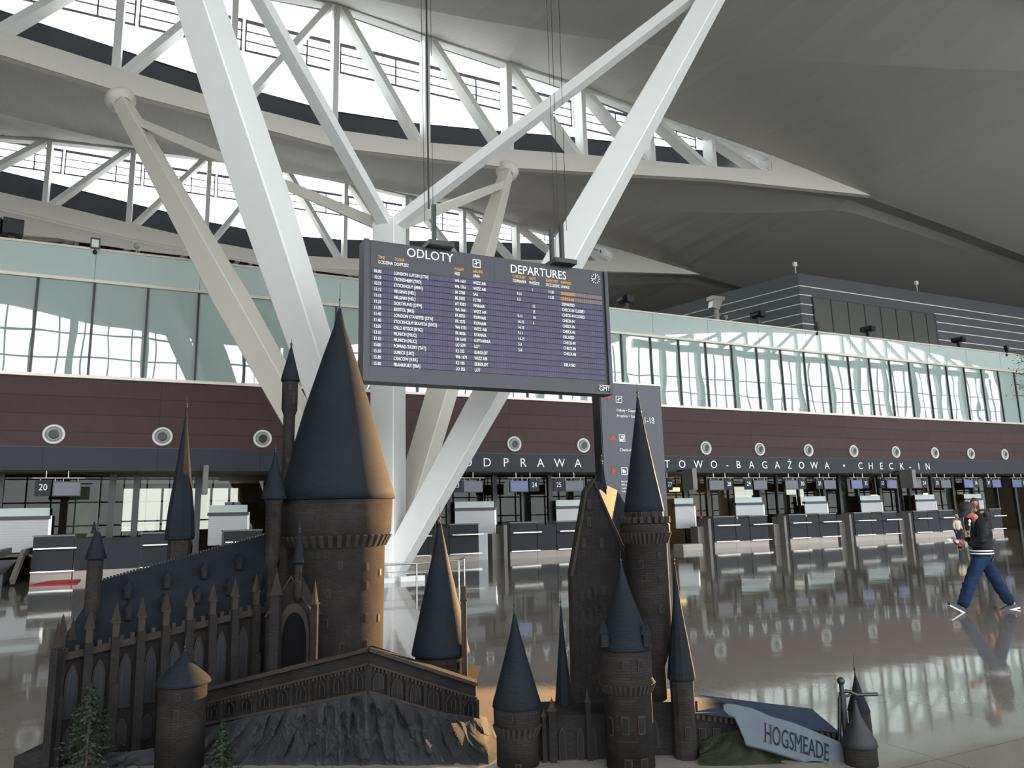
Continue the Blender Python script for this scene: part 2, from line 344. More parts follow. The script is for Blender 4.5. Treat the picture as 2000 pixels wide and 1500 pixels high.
# outer walls
GREYW = mat('grey_plaster', (150, 148, 144), .8, noise_amt=.04)
def gable(x, name):
    P = [(x, YB, 0), (x, YE, 0), (x, YE, 25.5), (x, YB, 25.5)]
    struct(name, MB().prism(P, (.3 if x > 0 else -.3, 0, 0)), GREYW)
gable(XL, 'wall_left'); gable(XR, 'wall_right')
struct('wall_back', MB().box((XL, YE, 0), (XR, YE+.3, 11.4)).box((XL, YE, 13.6), (XR, YE+.3, 25.5)).box((26, YE, 11.4), (XR, YE+.3, 13.6)), GREYW)
bw_ = struct('window_11', MB().quad((XL, YE+.1, 11.4), (26, YE+.1, 11.4), (26, YE+.1, 13.6), (XL, YE+.1, 13.6)), glassy('added_rear_glass', (240, 245, 246), .0))  # unseen window strip added to brighten the ceiling at left
area('added_rear_portal', ((XL+26)/2, YE+.5, 12.5), (math.radians(-90), 0, 0), 55, 2.2)
c = MB()                                    # strip over the front glazing
# front glazing behind the viewer, mirrored in the wall glass
GH = 17.4
gm = MB()
for x0, x1 in zip(XS, XS[1:]): gm.quad((x0, YB, 0), (x1, YB, 0), (x1, YB, zf(x1)), (x0, YB, zf(x0)))
g = struct('window_5', gm, glassy('facade_glass', (238, 244, 246), .0))
GH = 20
tm = MB()
for z in [0.1]+[1.9*i for i in range(1, 10)]: tm.box((XL, YB+.0, z-.06), (XR, YB+.12, z+.06))
tm.build('transom', FRAME, g)
lb2 = MB().box((47, YB+.05, 20.0), (110, YB+.5, 20.8)); k = -7
while k <= 7:
    x = 80+4.1*k; lb2.box((x-.2, YB+.05, 20.7), (x+.2, YB+.5, zf(x)))
    if abs(k) < 7: s_ = 1 if k >= 0 else -1; lb2.beam((x, YB+.28, zf(x)-.2), (x+s_*4.1, YB+.28, 20.8), .4, .4, up=Vector((0, 1, 0)))
    k += 1
lb2.build('lens_bracing', WHITE_STEEL, g)
mu = MB()
x = XL+.5
while x < XR: mu.box((x-.05, YB, 0), (x+.05, YB+.18, GH)); x += 1.74
mu.build('mullion', FRAME, g)
cf = MB(); x = XL+1.5; k = 0
while x < XR:
    cf.box((x-.26, YB+.35, 0), (x+.26, YB+.9, GH+1.5)); x += 5.22; k += 1
cf.build('facade_column', WHITE_STEEL, g)
struct('ground', MB().box((-150, -160, -.6), (200, YB-.5, -.25)), mat('apron_concrete', (176, 178, 178), .8))
# ------------------------------------------------------------------ check-in wall
struct('trim_1', MB().box((XL, YW-.02, 3.63), (XR, YW+.3, 4.44)), FASCIA)
struct('wall_check_in', MB().box((XL, YW+.012, 4.44), (XR, YW+.3, 6.88)), WOOD)
t2 = MB().box((XL, YW-.06, 6.86), (XR, YW+.3, 6.97)).box((XL, YW-.08, 10.36), (XR, YW+.25, 10.47)).box((XL, YW-.06, 11.58), (XR, YW+.12, 11.66))
struct('trim_2', t2, ALU)
struct('trim_3', MB().box((XL, YW-.03, 4.425), (XR, YW+.02, 4.45)), BLACK)
pg = struct('window_6', MB().box((XL, YW, 10.47), (XR, YW+.03, 11.58)), GLASS_PARAPET)
j = MB(); x = -2.4
while x < XR: j.box((x-.012, YW-.006, 10.48), (x+.012, YW+.01, 11.57)); x += 3.5
j.build('panel_joint', mat('glass_joint', (120, 140, 136), .5), pg)
WARP = glassy('wavy_reflective_glass', (170, 196, 188), .12, .0, .25, (176, 196, 190))
n = WARP.node_tree; tcx = n.nodes.new('ShaderNodeTexCoord'); nz = n.nodes.new('ShaderNodeTexNoise'); nz.inputs['Scale'].default_value = .45; nz.inputs['Detail'].default_value = 1
bp = n.nodes.new('ShaderNodeBump'); bp.inputs['Strength'].default_value = .13; bp.inputs['Distance'].default_value = .05
n.links.new(tcx.outputs['Object'], nz.inputs['Vector']); n.links.new(nz.outputs['Fac'], bp.inputs['Height'])
for q in n.nodes:
    if q.type == 'BSDF_GLOSSY': n.links.new(bp.outputs[0], q.inputs['Normal'])
wn = struct('window_7', MB().quad((XL, YW+.06, 6.95), (XR, YW+.06, 6.95), (XR, YW+.06, 10.4), (XL, YW+.06, 10.4)), WARP)
MX = [-4.11+1.735*k for k in range(-14, 40)]
for i, x in enumerate(MX):
    if -9 < x < 56: MB().box((x-.035, YW-.02, 6.95), (x+.035, YW+.14, 10.38)).build('mullion', BLACK, wn)
BL = {0: 8.6, -1: 8.7, 1: 8.55, 2: 7.9, 3: 7.9, 4: 7.7}
for i, x in enumerate(MX[:-1]):
    if not -9 < x < 56: continue
    k = i-14; zb_ = {-1: 8.75, 0: 8.75, 1: 8.75, 2: 8.45, 3: 8.3, 4: 8.0, 5: 7.8}.get(k, 8.9 if k < 26 else (7.6 if k < 31 else 8.5))
    MB().box((x+.09, YW+.22, zb_), (x+1.735-.22, YW+.235, 10.35)).build('roller_blind', BLIND, wn)
st = MB()
for k in range(7): st.box((-9, YW+.1, 7.05+.17*k+.9), (9.3, YW+.11, 7.05+.17*k+.98))
st.build('frosted_stripes', STRIPE, wn)
dk = MB().box((XL, YW+3.6, 6.9), (XR, YW+3.7, 10.5)).box((XL, YW+.3, 10.42), (XR, 40, 10.5)).box((XL, YW+.3, 6.7), (XR, YW+3.7, 6.85))
struct('wall_office', dk, mat('office_interior', (70, 78, 76), .8))
struct('ceiling', MB().box((XL, YW+.3, 3.62), (XR, 40, 3.7)), mat('recess_ceiling', (150, 140, 120), .7))
struct('floor', MB().box((XL, YW+3.7, 10.5), (XR, YE, 10.56)), mat('pale_upper_floor', (225, 222, 216), .8))
# ---- recess under the fascia: glazing with dark posts, olive back wall, roller shutters, dark doorways
RG = 31.6
rec = struct('window_8', MB().quad((XL, RG, 0), (XR, RG, 0), (XR, RG, 3.62), (XL, RG, 3.62)), GLASS_SHOP)
for x in [-8, -4.95, -1.45, -.65, 1.5, 4.4, 6.6, 8.6, 11.85, 14.1, 15.5, 17.0, 19.6, 22.1, 25.0, 26.5, 27.95, 30.1, 31.4, 33.0, 35.0, 36.3, 37.8, 39.7, 41.2, 42.4, 44.5, 46.5, 48.5, 51, 53]:
    w_ = .11 if int(x*7) % 3 else .06
    MB().box((x-w_, RG-.1, 0), (x+w_, RG+.05, 3.62)).build('mullion', BLACK, rec)
struct('wall_recess', MB().box((XL, 38.4, 0), (XR, 38.6, 3.62)), OLIVE)
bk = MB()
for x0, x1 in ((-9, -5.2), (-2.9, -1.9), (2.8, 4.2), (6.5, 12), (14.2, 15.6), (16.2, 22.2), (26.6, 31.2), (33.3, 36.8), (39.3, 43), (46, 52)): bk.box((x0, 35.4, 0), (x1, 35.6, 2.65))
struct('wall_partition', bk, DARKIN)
gp = struct('window_9', MB().quad((-1.3, 38.35, .9), (3.6, 38.35, .9), (3.6, 38.35, 3.4), (-1.3, 38.35, 3.4)), mat('daylight_glow_pane', (225, 232, 236), .4, emit=((225, 235, 240), .85)))  # pane emission stands in for daylight; the wall behind is solid
gl = MB()
for x in (-.8, .3, 1.3, 2.4, 3.2): gl.box((x-.05, 38.25, .9), (x+.05, 38.34, 3.4))
gl.box((-1.3, 38.25, 1.9), (3.6, 38.34, 1.97)).box((-1.3, 38.2, .85), (3.6, 38.34, 1.5)); gl.build('window_frame', FRAME, gp)
gq = struct('window_10', MB().quad((33.6, 38.35, 2.1), (36.0, 38.35, 2.1), (36.0, 38.35, 3.3), (33.6, 38.35, 3.3)).quad((39, 38.35, 2.0), (40.6, 38.35, 2.0), (40.6, 38.35, 3.4), (39, 38.35, 3.4)).quad((29.8, 38.35, 2.2), (31.3, 38.35, 2.2), (31.3, 38.35, 3.2), (29.8, 38.35, 3.2)), MATS['daylight_glow_pane'])
# shutters
sh = [(-5.4, -3.35, 'white roller shutter behind the desks at far left'), (1.9, 3.3, 'white roller shutter left of the yellow panel'), (12.0, 13.9, 'white roller shutter to the right of sign twenty-three'), (17.1, 19.0, 'white roller shutter below sign twenty-five'), (24.0, 25.2, 'narrow white roller shutter beside the yellowish room'), (28.0, 29.9, 'white roller shutter below sign twenty-nine'), (33.0, 34.7, 'white roller shutter between signs thirty and thirty-one'), (37.5, 39.2, 'white roller shutter below sign thirty-two'), (42.3, 44.1, 'white roller shutter below sign thirty-four'), (47.0, 48.7, 'white roller shutter behind the walking man')]
for i, (x0, x1, lb) in enumerate(sh):
    lo_ = 0 if i == 2 else .9
    t = thing('roller_shutter', lb, 'shutter', (x0, RG-.4, lo_), 'white roller shutters of the check-in row')
    MB().box((x0, RG-.42, lo_), (x1, RG-.36, 2.02)).build('curtain', SHUT, t)
    MB().box((x0-.05, RG-.5, 2.02), (x1+.05, RG-.3, 2.14)).build('shutter_box', FRAME, t)
    MB().box((x0, RG-.4, 2.14), (x1, RG-.38, 2.42)).build('glass_panel', mat('pale_green_pane', (186, 206, 200), .25), t) if i == 0 else MB().box((x0, RG-.4, 2.14), (x1, RG-.38, 2.42)).build('glass_panel', MATS['pale_green_pane'], t)
    MB().box((x1, RG-.44, 0), (x1+.09, RG-.3, 2.14)).build('post', STEEL, t)
# round green column inside, yellow panel, warm lamps, chair, red extinguishers
solo('concrete_column', MB().cyl((-2.45, 33.2, 0), (-2.45, 33.2, 3.6), .5, n=24), mat('pale_green_column', (178, 196, 190), .5), 'round pale green column behind the glazing right of sign twenty', 'column', (-2.45, 33.2, 0))
t = thing('yellow_display', 'yellow folded panel behind the desks beside the castle turret', 'panel', (4.35, 31.2, .9))
MB().prism([(4.15, 31.1, 1.42), (4.6, 31.1, 1.42), (4.6, 31.1, 1.85), (4.42, 31.1, 2.25), (4.2, 31.1, 1.9)], (0, .2, 0)).build('panel', YELLOW, t)
MB().box((4.3, 31.15, .0), (4.4, 31.25, 1.45)).build('stand', BLACK, t)
for i, (x, y, z, w_, lb) in enumerate(((25.6, 33.2, 2.95, .28, 'upper glowing ceiling lamp in the room left of sign twenty-eight'), (28.0, 35.0, 2.0, .3, 'lower glowing wall lamp in the room left of sign twenty-eight'), (41.0, 33.0, 2.4, .25, 'small glowing lamp behind the glazing near sign thirty-three'), (47.2, 34, 2.5, .1, 'tiny glowing lamp behind the glazing near sign thirty-five'))):
    t = thing('office_lamp', lb, 'lamp', (x, y, z-.1)); MB().box((x-w_, y-.1, z-.1), (x+w_, y+.1, z+.1)).build('glowing_cover', LAMP, t); MB().box((x-.015, y-.015, z+.1), (x+.015, y+.015, 3.62)).build('stem', BLACK, t)
struct('wall_side', MB().box((26.3, 35.2, 0), (31.6, 35.3, 3.6)), mat('yellowish_room_wall', (170, 158, 122), .7))
for x, z, y in ((24.3, .0, 29.6), (31.1, 1.5, 35.1), (28.6, 1.4, 35.1)):
    solo('fire_extinguisher', MB().cyl((x, y, z+(.9 if z < .1 else 0)), (x, y, z+(1.5 if z < .1 else .45)), .1).cyl((x, y, z), (x, y, z+.52), .04), RED, {24.3: 'red fire extinguisher just right of the tall castle keep', 31.1: 'red box on the yellowish wall nearer sign twenty-eight', 28.6: 'small red box on the yellowish wall left of the other'}[x], 'extinguisher', (x, y, z))
oc = thing('office_chair', 'black office chair in the open room left of desk twenty-eight', 'chair', (23.6*1.13, 30.2, 0))
X0 = 23.6*1.13-2.2
ORG[oc.name] = Vector((X0+2.2, 30.2, 0)); ox = X0+2.2-1.6; oc.location.x = ox; ORG[oc.name] = Vector((ox, 30.2, 0))
MB().box((ox-.25, 30.0, .5), (ox+.25, 30.5, .6)).build('seat', BLACK, oc); MB().box((ox-.25, 30.45, .68), (ox+.25, 30.55, 1.3)).build('backrest', BLACK, oc)
bs = MB().cyl((ox, 30.2, .1), (ox, 30.2, .5), .04)
for k in range(5): bs.beam((ox, 30.2, .1), (ox+.3*math.cos(k*1.257), 30.2+.3*math.sin(k*1.257), .05), .05, .04)
bs.build('base', STEEL, oc)
# ---- round nozzles
ringlab = {0: 'leftmost white round air nozzle on the brown wall, above sign twenty', 1: 'white round air nozzle above the thin castle spire, second from the left', 2: 'white round air nozzle just left of the great cone roof', 5: 'white round air nozzle above the letters of the first wall word, left one', 6: 'white round air nozzle next to the left edge of the sign pylon', 8: 'first white round air nozzle right of the sign pylon', 9: 'white round air nozzle above sign twenty-nine', 10: 'white round air nozzle above sign thirty-one', 11: 'white round air nozzle above the wall dot before the last word', 12: 'white round air nozzle above the last wall word, sixth from the right edge', 13: 'white round air nozzle above signs thirty-four and thirty-five', 14: 'second white round air nozzle from the right edge', 15: 'white round air nozzle nearest the right edge of the brown wall'}
RX = {0: -3.8, 1: -.42, 2: 3.05, 5: 13.55, 6: 17.0, 8: 23.95, 9: 27.4, 10: 30.75, 11: 34.1, 12: 37.4, 13: 40.7, 14: 43.95, 15: 47.2}
NOZ = mat('nozzle_white', (226, 226, 222), .35); NIN = mat('nozzle_grey', (150, 150, 148), .35)
first = None
for k in sorted(RX):
    p = (onY({0:103,1:316,2:512,5:1004,6:1139,8:1378,9:1483,10:1578,11:1666,12:1748,13:1824,14:1894,15:1960}[k], 875, YW).x, YW, 4.86)
    if first is None:
        first = thing('air_nozzle', ringlab[k], 'air nozzle', p, 'round white air nozzles on the brown wall'); A = Vector((0, -1, 0)); c0 = Vector(p)
        MB().lathe(c0, [(.34, .0), (.34, .05), (.30, .075), (.27, .06), (.25, .03), (.25, .0)], 32, A).build('rim', NOZ, first)
        MB().lathe(c0, [(.25, .035), (.22, .06), (.16, .1), (.15, .05)], 32, A+Vector((.08, 0, -.12))).build('nozzle', NIN, first)
        MB().cyl(c0+A*.05+Vector((0, 0, .02)), c0+A*.065+Vector((0, 0, .02)), .15, n=24).build('nozzle_shade', BLACK, first)  # black disc stands in for the shade inside the nozzle
    else: dup(first, p, ringlab[k])
# ---- wall lettering
lt = thing('wall_lettering', 'spaced white capital letters along the dark band above the desks', 'lettering', (11, YW-.04, 3.9))
for ch, px in zip('ODPRAWA', (913, 951, 988, 1022, 1056, 1093, 1129)): MB().text(ch, (onY(px, 908, YW-.03).x, YW-.03, 3.86), (1, 0, 0), ZV, .37, 1, 'c').build('letter', LETTER, lt)
for ch, px in zip('BILE', (1175, 1205, 1238, 1271)): MB().text(ch, (onY(px, 908, YW-.03).x, YW-.03, 3.86), (1, 0, 0), ZV, .37, 1, 'c').build('letter', LETTER, lt)
for ch, px in zip('TOWO-BAGA\u017bOWA\u2022CHECK-IN', (1303, 1332, 1364, 1394, 1420, 1442, 1468, 1493, 1518, 1542, 1565, 1590, 1615, 1648, 1680, 1700, 1721, 1740, 1761, 1777, 1794, 1811)):
    MB().text(ch, (onY(px, 908, YW-.03).x, YW-.03, 3.86), (1, 0, 0), ZV, .37, 1, 'c').build('letter', LETTER, lt)
# ---- hanging number signs with screens
SP = [(20, 70, 160, 0, SCREENG), (23, 880, 942, 0, SCREENG), (24, 995, 1052, 1, SCREEN), (25, 1080, 1138, 0, SCREENG), (27, 1280, 1312, 1, SCREENG), (28, 1383, 1430, 1, SCREENG), (29, 1453, 1496, 0, SCREENG), (30, 1531, 1572, 1, SCREENG), (31, 1592, 1630, 0, SCREENG), (32, 1660, 1695, 1, SCREEN), (33, 1716, 1749, 0, SCREEN), (34, 1779, 1808, 1, SCREENG), (35, 1823, 1854, 0, SCREENG), (36, 1880, 1909, 1, SCREEN), (37, 1924, 1952, 0, SCREEN), (38, 1974, 2003, 1, SCREEN)]
WD = {20: 'twenty', 22: 'twenty-two', 23: 'twenty-three', 24: 'twenty-four', 25: 'twenty-five', 27: 'twenty-seven', 28: 'twenty-eight', 29: 'twenty-nine', 30: 'thirty', 31: 'thirty-one', 32: 'thirty-two', 33: 'thirty-three', 34: 'thirty-four', 35: 'thirty-five', 36: 'thirty-six', 37: 'thirty-seven', 38: 'thirty-eight'}
for num, a, b_, flip, scr in SP:
    x0 = onY(a, 933, 29.7).x; x1 = onY(b_, 933, 29.7).x; wd = x1-x0; y = 29.7
    t = thing('check_in_sign', 'hanging check-in sign numbered %s with a %s screen' % (WD[num], 'bluish' if scr is SCREEN else 'greyish'), 'sign', ((x0+x1)/2, y, 2.78), 'numbered hanging check-in signs')
    r = MB().cyl((x0-.1, y, 3.38), (x1+.1, y, 3.38), .025, n=6)
    for q in (.22, .7): r.cyl((x0+wd*q, y, 3.38), (x0+wd*q, y, 3.66), .02, n=6)
    for q in (.1, .42, .6, .92): r.cyl((x0+wd*q, y, 3.25), (x0+wd*q, y, 3.38), .012, n=6)
    r.build('hanging_rail', STEEL, t)
    na, nb = (x0, x0+wd*.34) if not flip else (x1-wd*.34, x1)
    sa, sb = (x0+wd*.38, x1) if not flip else (x0, x1-wd*.38)
    pn = MB().box((na, y-.03, 2.78), (nb, y+.03, 3.3)).build('number_panel', ANTH, t)
    MB().text(str(num), ((na+nb)/2, y-.035, 2.97), (1, 0, 0), ZV, .21, .85, 'c').build('number', LETTER, pn, 'white number')
    bz = MB().box((sa, y-.05, 2.76), (sb, y+.03, 3.26)).build('screen_frame', BLACK, t)
    MB().box((sa+.03, y-.055, 2.8), (sb-.03, y-.05, 3.23)).build('screen', scr, bz)
# ---- flat grey blade signs on the band
for px, w_, lb in ((401, .17, 'tall grey blade sign by the thin castle spire'), (873, .2, 'tall grey blade sign left of sign twenty-three'), (1349, .25, 'tall grey blade sign below the letters right of the pylon'), (1776, .3, 'tall grey blade sign in front of the last wall word')):
    p = onY(px, 930, 28.6)
    t = thing('blade_sign', lb, 'sign', (p.x, 28.6, 2.75), 'grey blade signs projecting from the dark band')
    MB().box((p.x-w_/2, 28.3, 2.75), (p.x+w_/2, 29.1, 3.75)).build('box', STONEGREY, t); MB().box((p.x-.05, 29.0, 3.66), (p.x+.05, YW-.02, 3.74)).build('bracket', BLACK, t)
# ---- desks
HND = mat('bright_rail', (225, 222, 215), .25, .7)
def desk(x0, x1, y, lb, tall=True):
    h = 1.45 if tall else 1.34
    t = thing('check_in_desk' if tall else 'baggage_scale_cabinet', lb, 'desk' if tall else 'cabinet', ((x0+x1)/2, y, 0), 'dark check-in desks' if tall else 'lower cabinets between the check-in desks')
    MB().box((x0+.01, y, .3), (x1-.01, y+.06, h)).build('front_panel', ANTH, t)
    MB().box((x0, y+.06, .0), (x1, y+.75, h-.03)).build('body', STONEGREY, t)
    MB().box((x0, y+.02, 0), (x1, y+.06, .3)).build('plinth', PLINTH, t)
    if tall:
        MB().box((x0-.02, y-.02, h-.02), (x1+.02, y+.8, h+.03)).build('worktop', STONEGREY, t)
        MB().box((x0+.05, y-.24, 1.03), (x1+.1, y-.02, 1.07)).build('bag_shelf', HND, t); MB().box((x0, y-.14, .29), (x1+.08, y-.02, .33)).build('foot_rail', HND, t)
    return t
for (a, m1, m2, b_), y, na, nb in (((66, 146, 147, 147), 29.0, 20, 20), ((780, 835, 877, 935), 28, 22, 23), ((996, 1049, 1087, 1140), 28, 24, 25), ((1395, 1437, 1465, 1501), 28, 28, 29), ((1543, 1577, 1602, 1636), 28, 30, 31), ((1671, 1704, 1726, 1755), 28, 32, 33), ((1788, 1815, 1838, 1866), 28, 34, 35), ((1893, 1917, 1938, 1961), 28, 36, 37)):
    X = [onY(q, 1040, y).x for q in (a, m1, m2, b_)]
    if na == 20:
        desk(X[0], X[1], y, 'dark check-in desk below sign twenty')
        xx = [onY(q, 1040, y).x for q in (148, 210, 277, 338, 437, 512)]
        desk(xx[0], xx[1], y, 'lower dark cabinet right of desk twenty, behind the small castle turret', False); desk(xx[1], xx[2], y, 'second lower dark cabinet right of desk twenty', False)
        desk(xx[2], xx[3], y, 'dark check-in desk partly behind the thin castle spire'); desk(xx[4], xx[5], y, 'dark check-in desk just left of the great castle tower')
        continue
    desk(X[0], X[1], y, 'dark check-in desk just right of the white column foot' if na == 22 else 'dark check-in desk below sign %s' % WD[na]); desk(X[1]+.01, X[2]-.01, y, 'lower dark cabinet between the desks of signs %s and %s' % (WD[na], WD[nb]), False); desk(X[2], X[3], y, 'dark check-in desk below sign %s' % WD[nb])
    if na > 23:
        xs_ = X[0]-.05
        solo('side_partition', MB().box((xs_-.55, y+.45, 0), (xs_-.02, y+.95, 1.02)).box((xs_-.18, y+.1, 0), (xs_-.02, y+.9, 1.38)), STONEGREY, 'grey stepped side cabinet left of the desk of sign %s' % WD[na], 'cabinet', (xs_-.3, y+.5, 0), 'grey side cabinets at the left of the desks')
p = [onY(q, 1040, 28).x for q in (936, 962)]
solo('side_partition', MB().box((p[0]+.05, 28.5, 0), (p[1], 28.9, 1.1)), SHUT, 'pale side cabinet right of desk twenty-three', 'cabinet', (p[0]+.3, 28.5, 0))
# conveyor end at far left, pale platform, red ramp
t = thing('baggage_conveyor', 'dark baggage conveyor with grey side rails at far left', 'conveyor', (-4.4, 28.2, 0))
P0 = [onY(q, 1100, 28).x for q in (-75, -20, 12)]
MB().prism([(P0[0], 27.6, 0), (P0[2], 27.6, 0), (P0[2], 27.6, .35), (P0[0], 27.6, .35)], (0, 2.6, .35)).build('belt', BLACK, t)
for x in (P0[1], P0[2]+.25): MB().beam((x, 27.6, .12), (x+.1, 28.6, .95), .12, .2).beam((x+.1, 28.6, .95), (x+.2, 30, 1.0), .12, .2).build('side_rail', STONEGREY, t)
a0 = [onZp for onZp in ()]
def onZ(px, py, z=0): r = ray(px, py); return O+r*((z-CAM_H)/r.z)
q = [onZ(58, 1144), onZ(150, 1141), onZ(158, 1133), onZ(100, 1135)]
solo('red_floor_mat', MB().prism(q, (0, 0, .03)), RED, 'slanted red floor mat in front of desk twenty', 'mat', q[0])
a = onZ(1335, 1076); 
solo('low_platform', MB().box((a.x, a.y, 0), (a.x+1.1, a.y+.7, .28)), PLINTH, 'low pale platform on the floor in front of the open room', 'platform', (a.x+.5, a.y, 0))
# ---- things standing on the green glass parapet
def at_wall(px, py, dy=.3): v = onY(px, py, YW+dy); return v
def flood(px, py, lb, face=(0, -1, -.3), s=.3):
    v = at_wall(px, py, .05); t = thing('floodlight', lb, 'floodlight', (v.x, YW+.05, 11.6), 'floodlights clamped to the glass parapet')
    f = Vector(face).normalized(); c = Vector((v.x, YW-.1, v.z)); side = f.cross(ZV).normalized()
    MB().beam(c-f*.06, c+f*.06, s*1.05, s*1.35).build('housing', BLACK, t); MB().beam(c+f*.06, c+f*.07, s*.75, s*.9).build('lens', mat('floodlight_lens', (206, 206, 196), .2), t)
    MB().cyl((v.x, YW-.02, 11.45), c, .04).ball((v.x, YW-.03, 11.5), .08).build('bracket', BLACK, t)
flood(187, 478, 'black floodlight facing forward on the glass parapet at left'); 
flood(1592, 637, 'black floodlight turned sideways at the corner of the dark roof office', (1, -.5, .2), .34); flood(1962, 682, 'black floodlight nearest the right edge on the parapet', (1, -.5, .2), .34)
def proj_box(px, py, w_, h_, lb, m_=BLACK):
    v = at_wall(px, py, .5); t = thing('spotlight_box', lb, 'spotlight', (v.x, YW+.5, 11.6), 'black box lights behind the parapet')
    MB().cbox(v, (w_, .7, h_), .2).build('housing', m_, t); MB().prism([v+Vector((-w_/2, -.3, -h_/2)), v+Vector((-w_/2, -.3, h_/2)), v+Vector((-w_*1.1, -.5, -h_*.1)), v+Vector((-w_*1.1, -.5, -h_/2))], (0, .5, 0)).build('shutter_flap', m_, t)
    MB().box((v.x-.1, YW+.4, 11.4), (v.x+.1, YW+.6, v.z)).build('stand', m_, t)
proj_box(25, 447, .62, .55, 'large black box light at the far left above the parapet'); proj_box(1222, 586, .5, .34, 'black box light right beside the departures board'); proj_box(1480, 615, .45, .3, 'black box light in front of the slanting office wall')
proj_box(1695, 643, .5, .28, 'black box light in front of the dark office window'); proj_box(1872, 664, .55, .28, 'black box light right of the dark office window')
for px, py, lb in ((267, 481, 'tiny round camera on the parapet at left'), (1418, 619, 'tiny dark camera on the parapet below the slanting white stripes')):
    v = at_wall(px, py, .1); solo('security_camera', MB().ball((v.x, YW+.1, v.z), .11).cyl((v.x, YW+.1, 11.6), (v.x, YW+.1, v.z), .03), NIN, lb, 'camera', (v.x, YW+.1, 11.6))
# ---- dark office volume behind the parapet at right
ob = thing('rooftop_office', 'dark grey box office with thin white stripes and a long window above the wall', 'office', (35, 32, 10.5))
OY = 32.0; Ac = onY(1558, 533, OY); Bc = onY(2000, 600, OY); zt_ = Ac.z
OFM = mat('office_cladding', (70, 70, 76), .5, noise_amt=.04, noise_scale=2); OFL = mat('office_cladding_side', (92, 98, 98), .5)
MB().prism([(Ac.x, OY, 10.5), (XR, OY, 10.5), (XR, OY, zt_+.2), (Ac.x, OY, zt_)], (0, 4, 0)).build('front_wall', OFM, ob)
S0 = Vector((Ac.x, OY, 0)); S1 = Vector((Ac.x-9, OY+30, 0)); sd = (S1-S0)
MB().prism([S0+Vector((-.02, 0, 10.5)), S1+Vector((0, 0, 10.5)), S1+Vector((0, 0, zt_)), S0+Vector((-.02, 0, zt_))], (.3, .1, 0)).build('side_wall', OFL, ob)
STR = mat('white_stripe', (235, 235, 230), .4)
sdn = sd.normalized(); nrm = Vector((sdn.y, -sdn.x, 0)); nrm = nrm if nrm.x < 0 else -nrm
wx0 = onY(1587, 590, OY).x; wx1 = onY(1826, 640, OY).x
for i, pz in enumerate((558, 575, 593, 612, 631)):
    z = onY(1561, pz, OY).z
    s_ = MB()
    if i == 0: s_.box((Ac.x-.03, OY-.03, z-.02), (XR, OY, z+.03))
    else: s_.box((Ac.x-.03, OY-.03, z-.02), (wx0-.05, OY, z+.03)); s_.box((wx1+.1, OY-.03, z-.02), (XR, OY, z+.03))
    a_ = S0+nrm*.02+Vector((0, 0, z)); s_.beam(a_, a_+sd, .03, .05); s_.build('stripe', STR, ob)
z1 = onY(1587, 582, OY).z; z0 = onY(1587, 648, OY).z-.6
wf = MB().box((wx0-.05, OY-.06, z0-.05), (wx1+.15, OY+.01, z1+.05)).build('window_surround', BLACK, ob)
MB().box((wx0, OY-.08, z0), (wx1-.1, OY-.06, z1)).build('glass', glassy('office_glass', (60, 70, 66), .5, 0, .0, (30, 34, 33)), wf)
mm = MB()
for k in range(1, 8): xx = wx0+(wx1-wx0)*k/7.6; mm.box((xx-.03, OY-.1, z0), (xx+.03, OY-.07, z1))
mm.build('mullion', BLACK, wf)
dd = S0+sd*.12+nrm*.04
MB().beam(dd+Vector((0, 0, 11.9)), dd+sdn*1.8+Vector((0, 0, 11.9)), .08, 2.6).build('door', BLACK, ob)
for px, py, lb in ((1553, 520, 'small white antenna box on the corner of the rooftop office'), (1790, 556, 'small white antenna box on the roof edge farther right')):
    v = onY(px, py, OY+.3); solo('antenna', MB().box((v.x-.12, v.y-.08, v.z-.02), (v.x+.1, v.y+.08, v.z+.25)).cyl((v.x, v.y, zt_+.06), (v.x, v.y, v.z), .03), NOZ, lb, 'antenna', (v.x, v.y, zt_))
v = onY(1398, 588, 36); solo('roof_ventilator', MB().box((v.x-.5, 35.7, v.z), (v.x+.5, 36.3, v.z+.25)).prism([(v.x-.4, 35.8, v.z-.0), (v.x+.4, 35.8, v.z), (v.x+.1, 35.8, v.z-.6), (v.x-.5, 35.8, v.z-.5)], (0, .4, 0)).box((v.x-.1, 35.9, 10.5), (v.x+.1, 36.1, v.z)), STEEL, 'small silver ventilation hood left of the slanting office wall', 'ventilator', (v.x, 36, 10.5))
